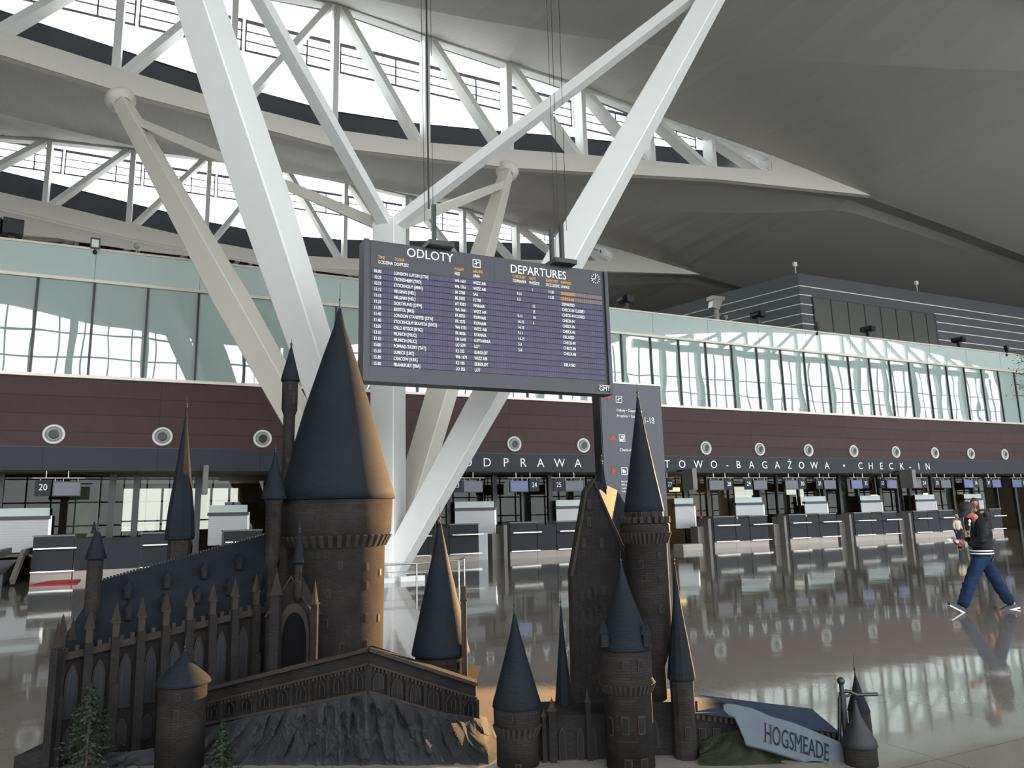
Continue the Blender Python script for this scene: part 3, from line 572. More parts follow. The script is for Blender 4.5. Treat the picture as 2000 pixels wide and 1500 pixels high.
# ------------------------------------------------------------------ the branching column
N = Vector((6, 20.9, 10.6)); LEGM = mat('leg_paint', (228, 228, 226), .5, noise_amt=.02, noise_scale=3); LEGD = mat('leg_paint_warm', (218, 213, 204), .5, noise_amt=.02, noise_scale=3)
tc_ = thing('branching_column', 'white branching steel column with four slanting legs rising from one foot', 'column', (6, 20.9, 0))
s45 = Vector((1, -1, 0)).normalized()
MB().beam((6, 20.9, 0), N, .78, .78, .74, .74, up=s45, bev=.03).build('trunk', LEGM, tc_)
F0 = Vector((6, 20.9, .3))
tops = [Vector((-2, 13.3, 17.6)), Vector((14.1, 13.3, 17.6)), Vector((-2.05, 29.25, 17.6)), Vector((14.1, 29.25, 17.75))]
for i, t_ in enumerate(tops):
    d_ = (t_-F0); a_ = F0+Vector((d_.x*.012, d_.y*.012, 0))
    lg = MB().beam(a_, a_.lerp(t_, .5), .62, .62, .92, .84, bev=.04).beam(a_.lerp(t_, .5), t_-d_*.01, .92, .84, .5, .5, bev=.04).build('leg', LEGM if i < 2 else LEGD, tc_)
    MB().lathe(t_-d_*.022, [(.3, 0), (.52, .12), (.55, .3), (.5, .36)], 20, d_).build('collar', LEGD, lg)
    MB().beam(N-Vector((0, 0, .2)), t_-Vector((0, 0, .35))-d_*.03, .36, .32, .3, .28).build('brace', LEGD if i > 1 else LEGM, tc_)
    if i < 2:
        for q, ww in ((.2 if i == 0 else .52, .3), (.78 if i == 0 else .9, .3)): pass
MB().box((6.2, 20.3, 0), (6.9, 20.55, .14)).box((5.4, 20.2, 0), (6.0, 20.4, .12)).build('foot_block', LEGM, tc_)
# panels (access hatches) on the left front leg
# rail round the foot
rl = thing('guard_rail', 'low curved steel rail around the foot of the white column', 'railing', (6.5, 19.6, 0))
pts = [onZ(x_, y_, .55) for x_, y_ in ((690, 1122), (752, 1118), (815, 1110), (835, 1104))]
pts = [Vector((5.0, 19.4, .55)), Vector((6.2, 18.9, .55)), Vector((7.6, 19.5, .55)), Vector((8.2, 20.6, .55))]
MB().tube(pts, .025).tube([p_-Vector((0, 0, .2)) for p_ in pts], .012).build('handrail', STEEL, rl)
for p_ in pts: MB().cyl((p_.x, p_.y, 0), p_, .025, n=8).build('post', STEEL, rl)
# ------------------------------------------------------------------ departures board
BY = 14.0
bx0, bx1, bz0, bz1 = onY(714, 383, BY).x-.03, onY(1180, 458, BY).x, 4.33, 7.23
bd = thing('departures_board', 'large dark split-flap departures board hanging from rods and cables', 'departures board', ((bx0+bx1)/2, BY, bz0))
MB().box((bx0, BY, bz0), (bx1, BY+.35, bz1)).build('casing', DARKCASE, bd)
MB().box((bx0+.1, BY-.02, bz0+.1), (bx0+.13, BY, bz1)).box(((bx0+bx1)/2-.01, BY-.012, bz1-.72), ((bx0+bx1)/2+.0, BY, bz1)).build('casing_seam', BLACK, bd)
MB().box((bx0, BY-.06, bz0), (bx0+.1, BY, bz1)).box((bx1-.09, BY-.06, bz0), (bx1, BY, bz1)).box((bx0, BY-.05, bz0), (bx1, BY, bz0+.05)).build('frame_edge', DARKCASE, bd)
def bp_(px, py): return onY(px, py, BY)
bw = bx1-bx0; fx = lambda q: bx0+bw*q
rows = [('06:00', 'LONDON LUTON (LTN)', 'W6 1601', 'WIZZ AIR', '', '1', '11:20', 'BOARDING'), ('10:35', 'TRONDHEIM (TRD)', 'W6 1761', 'WIZZ AIR', '9-11', '', '11:30', 'CHECK-IN'), ('10:55', 'STOCKHOLM (ARN)', 'SK 2760', 'SAS', '1-2', '', '', 'DEPARTED'), ('11:15', 'HELSINKI (HEL)', 'BE 5502', 'FLYBE', '', '15', '', 'CHECK-IN CLOSED'), ('11:15', 'HELSINKI (HEL)', 'AY 8302', 'FINNAIR', '', '15', '', 'CHECK-IN CLOSED'), ('11:25', 'DORTMUND (DTM)', 'W6 1661', 'WIZZ AIR', '9-11', '14', '', 'CHECK-IN'), ('11:35', 'BRISTOL (BRS)', 'FR 8255', 'RYANAIR', '14-15', '6', '', 'CHECK-IN'), ('11:40', 'LONDON STANSTED (STN)', 'FR 2373', 'RYANAIR', '14-15', '', '', 'CHECK-IN'), ('11:40', 'STOCKHOLM SKAVSTA (NYO)', 'W6 1731', 'WIZZ AIR', '9-11', '', '', 'DELAYED'), ('12:05', 'OSLO RYGGE (RYG)', 'FR 8506', 'RYANAIR', '14-15', '', '', 'CHECK-IN'), ('13:10', 'MUNICH (MUC)', 'LH 1645', 'LUFTHANSA', '5-8', '', '', 'CHECK-IN'), ('13:10', 'MUNICH (MUC)', 'LO 5391', 'LOT', '5-8', '', '', 'CHECK-IN'), ('15:00', 'POPRAD-TATRY (TAT)', 'K2 325', 'EUROLOT', '', '', '', ''), ('15:10', 'LUBECK (LBC)', 'W6 1675', 'WIZZ AIR', '', '', '', 'DELAYED'), ('15:30', 'CRACOW (KRK)', 'K2 105', 'EUROLOT', '', '', '', ''), ('15:30', 'FRANKFURT (FRA)', 'LO 355', 'LOT', '', '', '', '')]
cols = [.037, .108, .338, .411, .590, .655, .725, .785]
rz1 = bz1-.585; rp = (rz1-bz0-.30)/16; hh = rp*.52
for i, r_ in enumerate(rows):
    zc = rz1-rp*(i+.5)
    row = MB().box((fx(.028), BY-.02, zc-rp*.36), (fx(.78), BY, zc+rp*.36)).build('flap_row', FLAP, bd)
    MB().box((fx(.78), BY-.02, zc-rp*.36), (fx(.972), BY, zc+rp*.36)).build('remark_flaps', FLAPO if i < 2 else FLAP, row)
    for q, s_ in zip(cols, r_):
        if s_: MB().text(s_.replace('(', '[').replace(')', ']'), (fx(q), BY-.024, zc-hh/2), (1, 0, 0), ZV, hh, .70).build('flap_text', AMBER if (i < 2 and q == .785) else LETTER, row, 'amber remark text' if (i < 2 and q == .785) else None)
hd = MB().box((fx(.025), BY-.01, rz1+.01), (fx(.975), BY, bz1-.03)).build('header_panel', DARKCASE, bd)
w_ = MB(); am = MB(); big = MB()
big.text('ODLOTY', (fx(.155), BY-.016, bz1-.255), (1, 0, 0), ZV, .185, .92).build('title_lettering', LETTER, hd); MB().text('DEPARTURES', (fx(.565), BY-.016, bz1-.31), (1, 0, 0), ZV, .185, .88).build('title_lettering', LETTER, hd)
for q, a_, p_, dz in ((.052, 'TIME', 'GODZINA', .38), (.110, 'TO/VIA', 'DO/PRZEZ', .38), (.338, 'FLIGHT', 'REJS', .42), (.411, 'AIRLINE', 'LINIA', .42), (.575, 'CHECK-IN', 'ODPRAWA', .42), (.645, 'GATE', 'WYJ\u015aCIE', .42), (.718, 'EXPECTED', 'OCZ.GODZ.', .42), (.785, 'REMARKS', 'UWAGI', .42)):
    MB().text(a_, (fx(q), BY-.016, bz1-dz), (1, 0, 0), ZV, .065, .68).build('column_heading', AMBER, hd, 'amber column heading'); MB().text(p_, (fx(q), BY-.016, bz1-dz-.1), (1, 0, 0), ZV, .065, .68).build('column_heading', LETTER, hd)
def frame_icon(mb, x, z, s, y, t=.008):
    mb.box((x, y-.004, z), (x+s, y, z+t)).box((x, y-.004, z+s-t), (x+s, y, z+s)).box((x, y-.004, z), (x+t, y, z+s)).box((x+s-t, y-.004, z), (x+s, y, z+s))
def plane_icon(mb, x, z, s, y):
    e = lambda a, b__: Vector((x+s*a, y-.006, z+s*b__))
    mb.prism([e(.18, .42), (e(.24, .38)), e(.85, .62), e(.88, .72), e(.8, .74), e(.3, .52)], (0, .004, 0)); mb.prism([e(.42, .5), e(.55, .55), e(.5, .3), e(.42, .28)], (0, .004, 0)); mb.prism([e(.5, .62), e(.62, .64), e(.42, .8), e(.34, .78)], (0, .004, 0)); mb.box((x+s*.2, y-.006, z+s*.16), (x+s*.5, y-.002, z+s*.19))
ic = MB(); frame_icon(ic, fx(.411), bz1-.30, .18, BY-.012, .012); plane_icon(ic, fx(.411), bz1-.30, .18, BY-.012); ic.build('plane_pictogram', LETTER, hd)
cx, cz = fx(.945), bz1-.20
ck = MB().cyl((cx, BY-.02, cz), (cx, BY, cz), .125, n=32).build('clock', DARKCASE, bd)
mk = MB()
for k in range(12):
    a_ = k*PI/6; d_ = Vector((math.sin(a_), 0, math.cos(a_))); mk.beam(Vector((cx, BY-.025, cz))+d_*.085, Vector((cx, BY-.025, cz))+d_*.125, .014, .006, up=Vector((0, 1, 0)))
for a_, l_ in ((0, .09), (math.radians(-105), .09)): d_ = Vector((math.sin(a_), 0, math.cos(a_))); mk.beam((cx, BY-.028, cz), Vector((cx, BY-.028, cz))+d_*l_, .013, .006, up=Vector((0, 1, 0)))
mk.build('clock_marks', LETTER, ck); MB().beam((cx-.03, BY-.03, cz-.0), (cx+.05, BY-.03, cz+.01), .006, .004, up=Vector((0, 1, 0))).build('second_hand', RED, ck)
MB().text('GMT', (fx(.935), BY-.055, bz0+.075), (1, 0, 0), ZV, .10, .95).box((fx(.935), BY-.058, bz0+.19), (fx(.988), BY-.054, bz0+.2)).build('maker_mark', LETTER, bd)
for q, hts, lb_ in ((.275, (( .0, 1.0),), 0), (.79, ((-.12, .9), (.14, 1.05)), 1)):
    x = fx(q); br_ = MB().box((x-.28, BY-.25, bz1), (x+.28, BY+.5, bz1+.1)).build('hanging_bracket', BLACK, bd)
    for dx, h_ in hts:
        MB().box((x+dx-.1, BY+.02, bz1+.1), (x+dx-.02, BY+.12, bz1+h_)).build('hanger_tube', BLACK, br_)
cb = MB()
for q, dx in ((.245, 0), (.80, -.05), (.82, .05)):
    x = fx(q); cb.cyl((x+dx, BY+.07, bz1+.9), (x+dx-.3, BY-.6, 19.5), .02 if q < .3 else .008, n=6)
for q, dx in ((.235, -.03), (.255, .04), (.775, 0)): x = fx(q); cb.cyl((x+dx, BY+.07, bz1+.1), (x+dx*2-.3, BY-.5, 19.5), .006, n=5)
cb.build('suspension_cable', BLACK, bd)
# ------------------------------------------------------------------ sign pylon
PY = 19.0; px0, px1, pz = onY(1172, 747, PY).x, onY(1289, 753, PY).x, onY(1172, 747, PY).z
py_ = thing('sign_pylon', 'tall dark wayfinding pylon with red arrows and pictograms behind the castle', 'pylon', ((px0+px1)/2, PY, 0))
MB().box((px0, PY, 0), (px1, PY+.5, pz)).build('body', mat('pylon_face', (62, 62, 72), .4), py_)
MB().box((px0-.03, PY+.02, 0), (px0, PY+.42, pz-.02)).build('side_panel', BLACK, py_)
MB().box((px0-.04, PY-.02, pz), (px1+.02, PY+.5, pz+.05)).build('top_cap', ALU, py_)
pw = px1-px0; gx = lambda q: px0+pw*q
def pz_(py): return onY(1190, py, PY).z
ar = MB(); w_ = MB(); ic = MB()
def tri(x, z, s, kind):
    P = [(x, z), (x, z+s), (x+s*.6, z+s/2)] if kind == 'r' else [(x-s*.2, z), (x+s*.9, z), (x+s*.35, z+s*.65)]
    ar.prism([(a_, PY-.012, c_) for a_, c_ in P], (0, .01, 0))
tri(gx(.10), pz_(784), .22, 'r'); tri(gx(.12), pz_(859), .22, 'u'); tri(gx(.12), pz_(926), .22, 'r')
for q, y_ in ((.24, 786), (.26, 862), (.27, 927), (.43, 927)):
    z = pz_(y_); frame_icon(ic, gx(q), z, .22, PY-.005, .016)
    if y_ == 786: plane_icon(ic, gx(q), z, .22, PY-.006)
    elif y_ == 862: ic.box((gx(q)+.03, PY-.012, z+.02), (gx(q)+.13, PY-.006, z+.09)).box((gx(q)+.07, PY-.012, z+.12), (gx(q)+.19, PY-.006, z+.18)).box((gx(q)+.15, PY-.012, z+.04), (gx(q)+.17, PY-.006, z+.18))
    else: ic.beam((gx(q)+.05, PY-.01, z+.15), (gx(q)+.16, PY-.01, z+.07), .05, .01, up=Vector((0, 1, 0))).box((gx(q)+.05, PY-.012, z+.04), (gx(q)+.1, PY-.006, z+.12))
for q, y_, s_, h_ in ((.24, 803, 'Odloty \u2022 Departures', .085), (.24, 814, 'Przej\u015bcia \u2022 Gates', .085), (.26, 881, 'Check-in', .09), (.26, 942, 'Kasa biletowa', .05), (.26, 948.5, 'PRM asysta \u2022', .05), (.26, 955, 'Kaplica \u2022 Chapel', .05), (.26, 961.5, 'Punkt spotka\u0144', .05)):
    MB().text(s_, (gx(q), PY-.01, pz_(y_)), (1, 0, 0), ZV, h_, .9).build('lettering', LETTER, py_)
MB().text('1-18', (gx(.68), PY-.01, pz_(824)), (1, 0, 0), ZV, .19, .8).build('gate_numbers', LETTER, py_); ic.build('pictogram', LETTER, py_); ar.build('arrow', RED, py_)
# ------------------------------------------------------------------ the model castles (plain generic towers, halls and walls)
STONE = mat('dark_castle_stone', (45, 42, 41), .9, spec=.15, noise_amt=.5, noise_scale=5, kind='brick', k=(.042, .018, .0018, (32, 29, 28), 'round', (39, 35, 33)))  # castle stone and slate colours darkened to imitate backlit shade
STONEB = mat('dark_block_stone', (39, 36, 36), .9, spec=.15, noise_amt=.4, noise_scale=6, kind='brick', k=(.036, .016, .0016, (28, 26, 25), 'round', (34, 31, 30)))
TRIMS = mat('castle_trim_stone', (46, 41, 38), .9, spec=.15, noise_amt=.25, noise_scale=8)
SLATE = mat('blue_black_slate', (20, 27, 35), .8, spec=.2, noise_amt=.3, noise_scale=5, kind='brick', k=(.03, .014, .0015, (12, 17, 22), 'round', (17, 23, 29)))
GLZ = mat('dark_pane_and_recess', (8, 9, 12), .5, spec=.2)
IRON = mat('dark_iron_finial', (30, 34, 42), .6)
ROCK = mat('grey_brown_rock', (40, 41, 43), .9, spec=.2, noise_amt=.45, noise_scale=3.5, bump=.6)
MOSS = mat('mossy_rock', (34, 36, 26), .95, spec=.15, noise_amt=.5, noise_scale=6, bump=.8)
def S_(px, py, d): return (onD(px, py, d)-O).dot(CF)/FPX           # metres per photo pixel there
def Zat(px, py, d): return onD(px, py, d).z
class Tower:
    """round (or polygonal) tower: body profile down to the floor, cone roof, finial"""
    def __init__(s, root, px, d, body, cone=None, fin=None, n=40, name='round_tower', corbel=None, wins=(), merlon=None, lean=0, smooth=True, toz=0.0, label=None, rm=None):
        pref = body[0][0]; c = onD(px, (body[0][0]+body[-1][0])/2, d); s.c = Vector((c.x, c.y, 0)); s.k = S_(px, pref, d); k = s.k; s.d = d; s.px = px
        z = lambda py: Zat(px, py, d); s.z = z
        pr = [(hw*k, z(py)) for py, hw in body]
        if toz is not None: pr.append((pr[-1][0], toz))
        pr = [(0.001, pr[0][1])]+pr+[(0.001, pr[-1][1])]
        s.o = MB().lathe(s.c, pr, n, smooth=smooth).build(name, STONE, root, label)
        if cone:
            cp = [(hw*k, z(py)) for py, hw in cone]; cp.append((cp[-1][0]*.93, cp[-1][1]-.008)); cp.append((.001, cp[-1][1]))
            s.roof = MB().lathe(s.c, cp, n, smooth=smooth).build('cone_roof', rm or SLATE, s.o)
            if fin:
                z0 = z(cone[0][0])-.01; z1 = z(fin); h = z1-z0; r = max(.004, k*1.1)
                MB().cyl(s.c+Vector((0, 0, z0)), s.c+Vector((0, 0, z1)), r, r*.3, 8).ball(s.c+Vector((0, 0, z0+h*.35)), r*2.4, n=8).ball(s.c+Vector((0, 0, z0+h*.12)), r*2, n=8).build('finial', IRON, s.o)
        if corbel:
            py, r0, r1, nn, hh = corbel; cb = MB()
            for i in range(nn):
                a = 2*PI*i/nn; u = Vector((math.cos(a), math.sin(a), 0)); zc = z(py)
                cb.beam(s.c+u*(r0*k-.005)+Vector((0, 0, zc-hh*k)), s.c+u*(r1*k-.002)+Vector((0, 0, zc+hh*k*.5)), PI*r1*k/nn*.95, hh*k*.5)
            cb.build('corbel_ring', TRIMS, s.o)
        if merlon:
            py, r, nn, hh = merlon; cb = MB()
            for i in range(nn):
                a = 2*PI*i/nn; cb.cbox(s.c+Vector((math.cos(a)*r*k, math.sin(a)*r*k, z(py)+hh*k*.4)), (r*k*.16, PI*r*k/nn*1.1, hh*k), a)
            cb.build('battlement', TRIMS, s.o)
        to_cam = math.atan2(-s.c.y, -s.c.x)
        for ang, py, r, w, h in wins:                       # ang: degrees to the right of the viewer-facing side
            a = to_cam+math.radians(ang); u = Vector((math.cos(a), math.sin(a), 0)); P = s.c+u*(r*k)+Vector((0, 0, z(py)))
            f = MB().cbox(P, (.012, w*k*1.5, h*k*1.25), a).build('window_frame', TRIMS, s.o); MB().cbox(P+u*.006, (.006, w*k, h*k), a).build('pane', GLZ, f)
def arch(px0, px1, py0, py1, d, off=0, n=6):
    """pointed-arch outline in the plane d, bottom py0, apex py1"""
    a, b = onD(px0, py0, d-off), onD(px1, py0, d-off); top = Zat((px0+px1)/2, py1, d-off); h = top-a.z; w = b-a; sp = a.z+h*.55
    L_ = [a, Vector((a.x, a.y, sp))]; R_ = [b, Vector((b.x, b.y, sp))]
    for i in range(1, n):
        t = i/n; e = 1-(1-t)**1.7; zz = sp+(top-sp)*math.sin(t*PI/2)
        L_.append(Vector((a.x, a.y, zz))+Vector((w.x, w.y, 0))*.5*(t**1.8)); R_.append(Vector((b.x, b.y, zz))-Vector((w.x, w.y, 0))*.5*(t**1.8))
    return L_+[Vector(((a.x+b.x)/2, (a.y+b.y)/2, top))]+R_[::-1]
def pinnacle(root, px, py_tip, py_sh, py_bot, d, hw, name='pinnacle', toz=None):
    k = S_(px, py_sh, d); c = onD(px, (py_tip+py_bot)/2, d); c.z = 0; z = lambda p: Zat(px, p, d)
    zb_ = z(py_bot) if toz is None else toz
    o = MB().cbox(c+Vector((0, 0, (z(py_sh)+zb_)/2)), (hw*2*k, hw*2*k, z(py_sh)-zb_), -YAW).build(name, STONEB, root)
    MB().lathe(c, [(hw*1.75*k, z(py_sh)), (hw*1.75*k, z(py_sh)+.006), (hw*1.2*k, z(py_sh)+.012), (.001, z(py_tip))], 4, smooth=False).build('spirelet', TRIMS, o)
    return o
def pline(a, b, t): return a[0]+(b[0]-a[0])*t, a[1]+(b[1]-a[1])*t, a[2]+(b[2]-a[2])*t
CL = thing('model_castle', 'large dark stone model castle on a rock with one great cone-roofed tower', 'castle', onD(560, 1400, 6.3)*1 - Vector((0, 0, onD(560, 1400, 6.3).z)))
# great tower
Tower(CL, 655, 6.95, [(978, 108), (1040, 105), (1046, 101), (1066, 93), (1310, 90)], [(603, 3), (640, 12), (700, 33), (800, 65), (900, 92), (955, 108), (976, 113)], 552, 56, 'great_tower',
      (1052, 94, 104, 40, 13), [(-20, 1012, 106, 5, 11), (32, 1018, 106, 5, 11), (-42, 1110, 92, 6, 12), (5, 1100, 92, 6, 12), (38, 1105, 92, 6, 12), (62, 1118, 92, 6, 12), (38, 1140, 92, 6, 12), (-8, 1150, 92, 6, 11), (-38, 1160, 92, 6, 11), (38, 1200, 91, 6, 12), (60, 1205, 91, 6, 12), (-10, 1205, 91, 6, 12), (8, 1250, 91, 6, 12), (40, 1250, 91, 6, 12), (-35, 1235, 91, 6, 12)])
Tower(CL, 562, 6.75, [(742, 15), (800, 15), (812, 11), (1100, 11)], [(676, 1), (738, 17), (744, 18)], 662, 16, 'stair_turret', wins=[(0, 760, 15, 4, 9), (25, 785, 15, 4, 8), (0, 900, 11, 4, 10)])
Tower(CL, 533, 6.4, [(972, 20), (985, 15), (1090, 14), (1110, 9)], [(882, 1), (930, 12), (966, 22), (974, 24)], 862, 16, 'stair_turret', wins=[(30, 1000, 15, 3, 10), (30, 1040, 15, 3, 10), (30, 1072, 15, 3, 10)])
# great hall
eL, eR, gL, gR = (97, 1288, 5.6), (530, 1186, 6.55), (200, 1136, 6.15), (540, 1040, 7.15)
pe = [onD(*eL), onD(*eR)]; pg_ = [onD(*gL), onD(*gR)]
back = [pe[0]+2*Vector(((pg_[0]-pe[0]).x, (pg_[0]-pe[0]).y, 0))-RH*.28, pe[1]+2*Vector(((pg_[1]-pe[1]).x, (pg_[1]-pe[1]).y, 0))]
dn = lambda v: Vector((v.x, v.y, 0))
hall = MB().add([dn(pe[0]), dn(pe[1]), dn(back[1]), dn(back[0]), pe[0], pe[1], back[1], back[0]], [(0, 1, 5, 4), (1, 2, 6, 5), (2, 3, 7, 6), (3, 0, 4, 7), (4, 5, 6, 7)]).build('great_hall', STONEB, CL)
up_ = Vector((0, 0, .012)); eo = (pe[0]-back[0]).normalized()*.015
MB().add([pe[0]+eo, pe[1]+eo, pg_[1]+up_, pg_[0]+up_, back[0]-eo, back[1]-eo, pe[0]-up_, pe[1]-up_, back[1]-up_, back[0]-up_], [(0, 1, 2, 3), (5, 4, 3, 2), (4, 0, 3), (1, 5, 2), (6, 7, 8, 9)]).build('hall_roof', SLATE, CL)
rd = MB()
for i in range(60): rd.cbox(pg_[0].lerp(pg_[1], (i+.5)/60)+Vector((0, 0, .018)), (.014, .012, .016), -YAW)
rd.build('ridge_crest', IRON, CL)
mer = MB(); fdir = (dn(pe[1])-dn(pe[0])).normalized(); nd = Vector((fdir.y, -fdir.x, 0)); ang = math.atan2(fdir.y, fdir.x)
for i in range(44):
    P = pe[0].lerp(pe[1], (i+.5)/44)+nd*.03
    mer.cbox(P+Vector((0, 0, .0)), (.038, .03, .05), ang)
    if i % 2 == 0: mer.cbox(P+Vector((0, 0, .04)), (.028, .03, .045), ang)
mer.build('parapet', TRIMS, hall)
L_h = (dn(pe[1])-dn(pe[0])).length
for i in range(9):
    t = (i+.35)/9.2; P = pe[0].lerp(pe[1], t)+nd*.045; hgt = P.z
    b_ = MB().cbox(Vector((P.x, P.y, (hgt+.06)/2)), (.055, .1, hgt+.06), ang).cbox(Vector((P.x, P.y, hgt*.33))+nd*.03, (.06, .1, hgt*.66), ang).build('buttress', STONEB, hall)
    q = MB().cbox(Vector((P.x, P.y, hgt+.11)), (.045, .05, .12), ang).cbox(Vector((P.x, P.y, hgt+.165)), (.06, .065, .012), ang)
    q.lathe(Vector((P.x, P.y, 0)), [(.036, hgt+.165), (.001, hgt+.31)], 4, smooth=False); q.build('pinnacle', TRIMS, b_)
for i in range(9):
    t = (i+.85)/9.2
    if t > .93: continue
    P = pe[0].lerp(pe[1], t)+nd*.004; hgt = P.z
    for z0, h, w_ in ((hgt*.42, hgt*.44, .062), (hgt*.1, hgt*.2, .05)):
        def arc(w, h, z): return [Vector((P.x, P.y, 0))+fdir*x+Vector((0, 0, z+zz)) for x, zz in ((-w/2, 0), (w/2, 0), (w/2, h*.72), (w*.36, h*.86), (w*.16, h*.96), (0, h), (-w*.16, h*.96), (-w*.36, h*.86), (-w/2, h*.72))]
        wf_ = MB().prism(arc(w_*1.4, h*1.12, z0-h*.03), nd*.012).build('window_frame', TRIMS, hall); MB().prism(arc(w_, h, z0), nd*.016).build('pane', mat('blue_grey_castle_glass', (12, 17, 25), .5, spec=.3) if i == 0 and z0 > .2 else MATS.get('blue_grey_castle_glass', GLZ), wf_)
        MB().cbox(Vector((P.x, P.y, z0+h*.45))+nd*.018, (.006, .006, h*.85), ang).build('window_bar', TRIMS, wf_)
rn = ((pg_[0]-pe[0]).cross(pe[1]-pe[0])).normalized(); rn = rn if rn.z > 0 else -rn
for r_, nn, of in ((.30, 6, .0), (.62, 5, .08)):
    for i in range(nn):
        t = (i+.6)/(nn+.1)+of
        if t > .97: continue
        P = pe[0].lerp(pe[1], t).lerp(pg_[0].lerp(pg_[1], t*.98), r_)
        dm = MB().cbox(P+Vector((0, 0, .035))+nd*.02, (.045, .08, .07), ang).build('dormer', STONEB, CL)
        h0 = P+Vector((0, 0, .07))+nd*.062
        MB().prism([h0-fdir*.032, h0+fdir*.032, h0+Vector((0, 0, .065))], -nd*.1).build('dormer_roof', SLATE, dm)
        MB().cbox(P+Vector((0, 0, .04))+nd*.062, (.02, .006, .045), ang).build('pane', GLZ, dm)
Tower(CL, 349, 6.62, [(1050, 21), (1120, 21)], [(795, 1), (830, 3.5), (1000, 24), (1046, 27), (1052, 27)], 778, 8, 'roof_spire', smooth=False, toz=.9)
Tower(CL, 183, 5.95, [(1088, 14), (1200, 14)], [(1040, 5), (1075, 15), (1090, 19)], 1012, 12, 'corner_turret', wins=[(30, 1110, 14, 3, 12), (30, 1140, 14, 3, 12)])
Tower(CL, 183, 5.95, [(1036, 5), (1042, 5.2)], [(1018, .5), (1040, 5)], None, 12, 'turret_tip', toz=None)
for px, tip, sh, bot, d, hw in ((111, 1213, 1265, 1310, 5.5, 7), (140, 1205, 1250, 1300, 5.75, 6)): pinnacle(CL, px, tip, sh, bot, d, hw, toz=0)
# gatehouse with plain gable
GW = [onD(x, y, 6.3) for x, y in ((520, 1320), (520, 1205), (570, 1128), (614, 1205), (614, 1320))]; GW[0].z = GW[-1].z = 0
gh = MB().prism(GW, FH*.5).build('gatehouse', STONEB, CL)
a1, a2, a3 = GW[1], GW[2], GW[3]; ex = -FH*.02
MB().prism([a1+ex-RH*.012, a2+ex+Vector((0, 0, .02)), a2+ex, a1+ex+RH*.01], FH*.54).prism([a2+ex+Vector((0, 0, .02)), a3+ex+RH*.012, a3+ex-RH*.01, a2+ex], FH*.54).build('gable_roof', TRIMS, gh)
MB().prism(arch(541, 603, 1318, 1178, 6.3, .01), -FH*.02).build('arch_surround', TRIMS, gh); MB().prism(arch(549, 596, 1318, 1196, 6.3, .035), -FH*.004).build('gate_arch_shade', mat('archway_shade', (8, 8, 9), .9, spec=.1), gh)  # near-black panel on the solid wall imitates shade inside the arch
for px, tip, sh, bot, d, hw in ((538, 1112, 1162, 1320, 6.2, 9), (614, 1133, 1180, 1320, 6.2, 6)): pinnacle(CL, px, tip, sh, bot, d, hw, 'flank_pinnacle', toz=0)
Tower(CL, 583, 6.28, [(1098, 8), (1160, 8), (1175, 4)], [(1040, 1), (1080, 10), (1098, 13)], 1016, 12, 'slim_turret', toz=None, wins=[(25, 1125, 8, 3, 12)])
# bastion wall with blind arches
BW = [(402, 1346, 1412, 6.05), (720, 1268, 1350, 5.66), (929, 1336, 1412, 6.05)]
bt = MB()
for (x0, t0, b0, d0), (x1, t1, b1, d1) in zip(BW, BW[1:]):
    A0, A1 = onD(x0, t0, d0), onD(x1, t1, d1); bt.prism([dn(A0), dn(A1), A1, A0], FH*.16)
top3 = [onD(x, t, d)-Vector((0, 0, .03)) for x, t, b, d in BW]; bt.add([top3[0], top3[1], top3[2], top3[2]+FH*.9, top3[0]+FH*.9], [(0, 1, 2, 3, 4)])
bas = bt.build('bastion_wall', STONEB, CL)
for si, ((x0, t0, b0, d0), (x1, t1, b1, d1)) in enumerate(zip(BW, BW[1:])):
    A0, A1 = onD(x0, t0, d0), onD(x1, t1, d1); B0, B1 = onD(x0, b0, d0), onD(x1, b1, d1)
    fd = (dn(A1)-dn(A0)).normalized(); nn = Vector((fd.y, -fd.x, 0)); an = math.atan2(fd.y, fd.x)
    MB().beam(A0+nn*.01, A1+nn*.01, .05, .025).beam(A0+nn*.012-Vector((0, 0, .1)), A1+nn*.012-Vector((0, 0, .1)), .03, .014).beam(B0+nn*.015, B1+nn*.015, .04, .02).build('coping', TRIMS, bas)
    tt = MB(); m_ = 46 if si == 0 else 30
    for i in range(m_): P = A0.lerp(A1, (i+.5)/m_)+nn*.012-Vector((0, 0, .12)); tt.cbox(P, (.014, .025, .022), an)
    tt.build('small_corbels', TRIMS, bas)
    nb = 9 if si == 0 else 6
    for i in range(nb):
        t = (i+.5)/nb; P = A0.lerp(A1, t); Q = B0.lerp(B1, t); zt2 = P.z-.145; zb2 = Q.z+.03; h = zt2-zb2; w = (A1-A0).length/nb*.42
        base = Vector((P.x, P.y, 0)); sh = (P.z-A0.lerp(A1, t-.1).z)/((A1-A0).length*.1)*.0
        def arc2(w, h, z): return [base+fd*x+Vector((0, 0, z+zz)) for x, zz in ((-w/2, 0), (w/2, 0), (w/2, h*.6), (w*.34, h*.8), (w*.14, h*.94), (0, h), (-w*.14, h*.94), (-w*.34, h*.8), (-w/2, h*.6))]
        fr_ = MB().prism(arc2(w*1.35, h*1.08, zb2), nn*.012).build('blind_arch', TRIMS, bas); MB().prism(arc2(w, h, zb2+.005), nn*.016).build('recess_shade', GLZ, fr_)  # flush dark panel stands in for the shaded arch recess
        MB().cbox(base+Vector((0, 0, zb2+h*.4))+nn*.018, (.006, .006, h*.8), an).build('arch_bar', TRIMS, fr_)
    for i in range(nb+1):
        t = i/nb; P = A0.lerp(A1, t); Q = B0.lerp(B1, t); MB().cbox(Vector((P.x, P.y, (P.z-.11+Q.z)/2))+nn*.015, (.025, .035, P.z-.11-Q.z), an).build('pilaster', STONEB, bas)
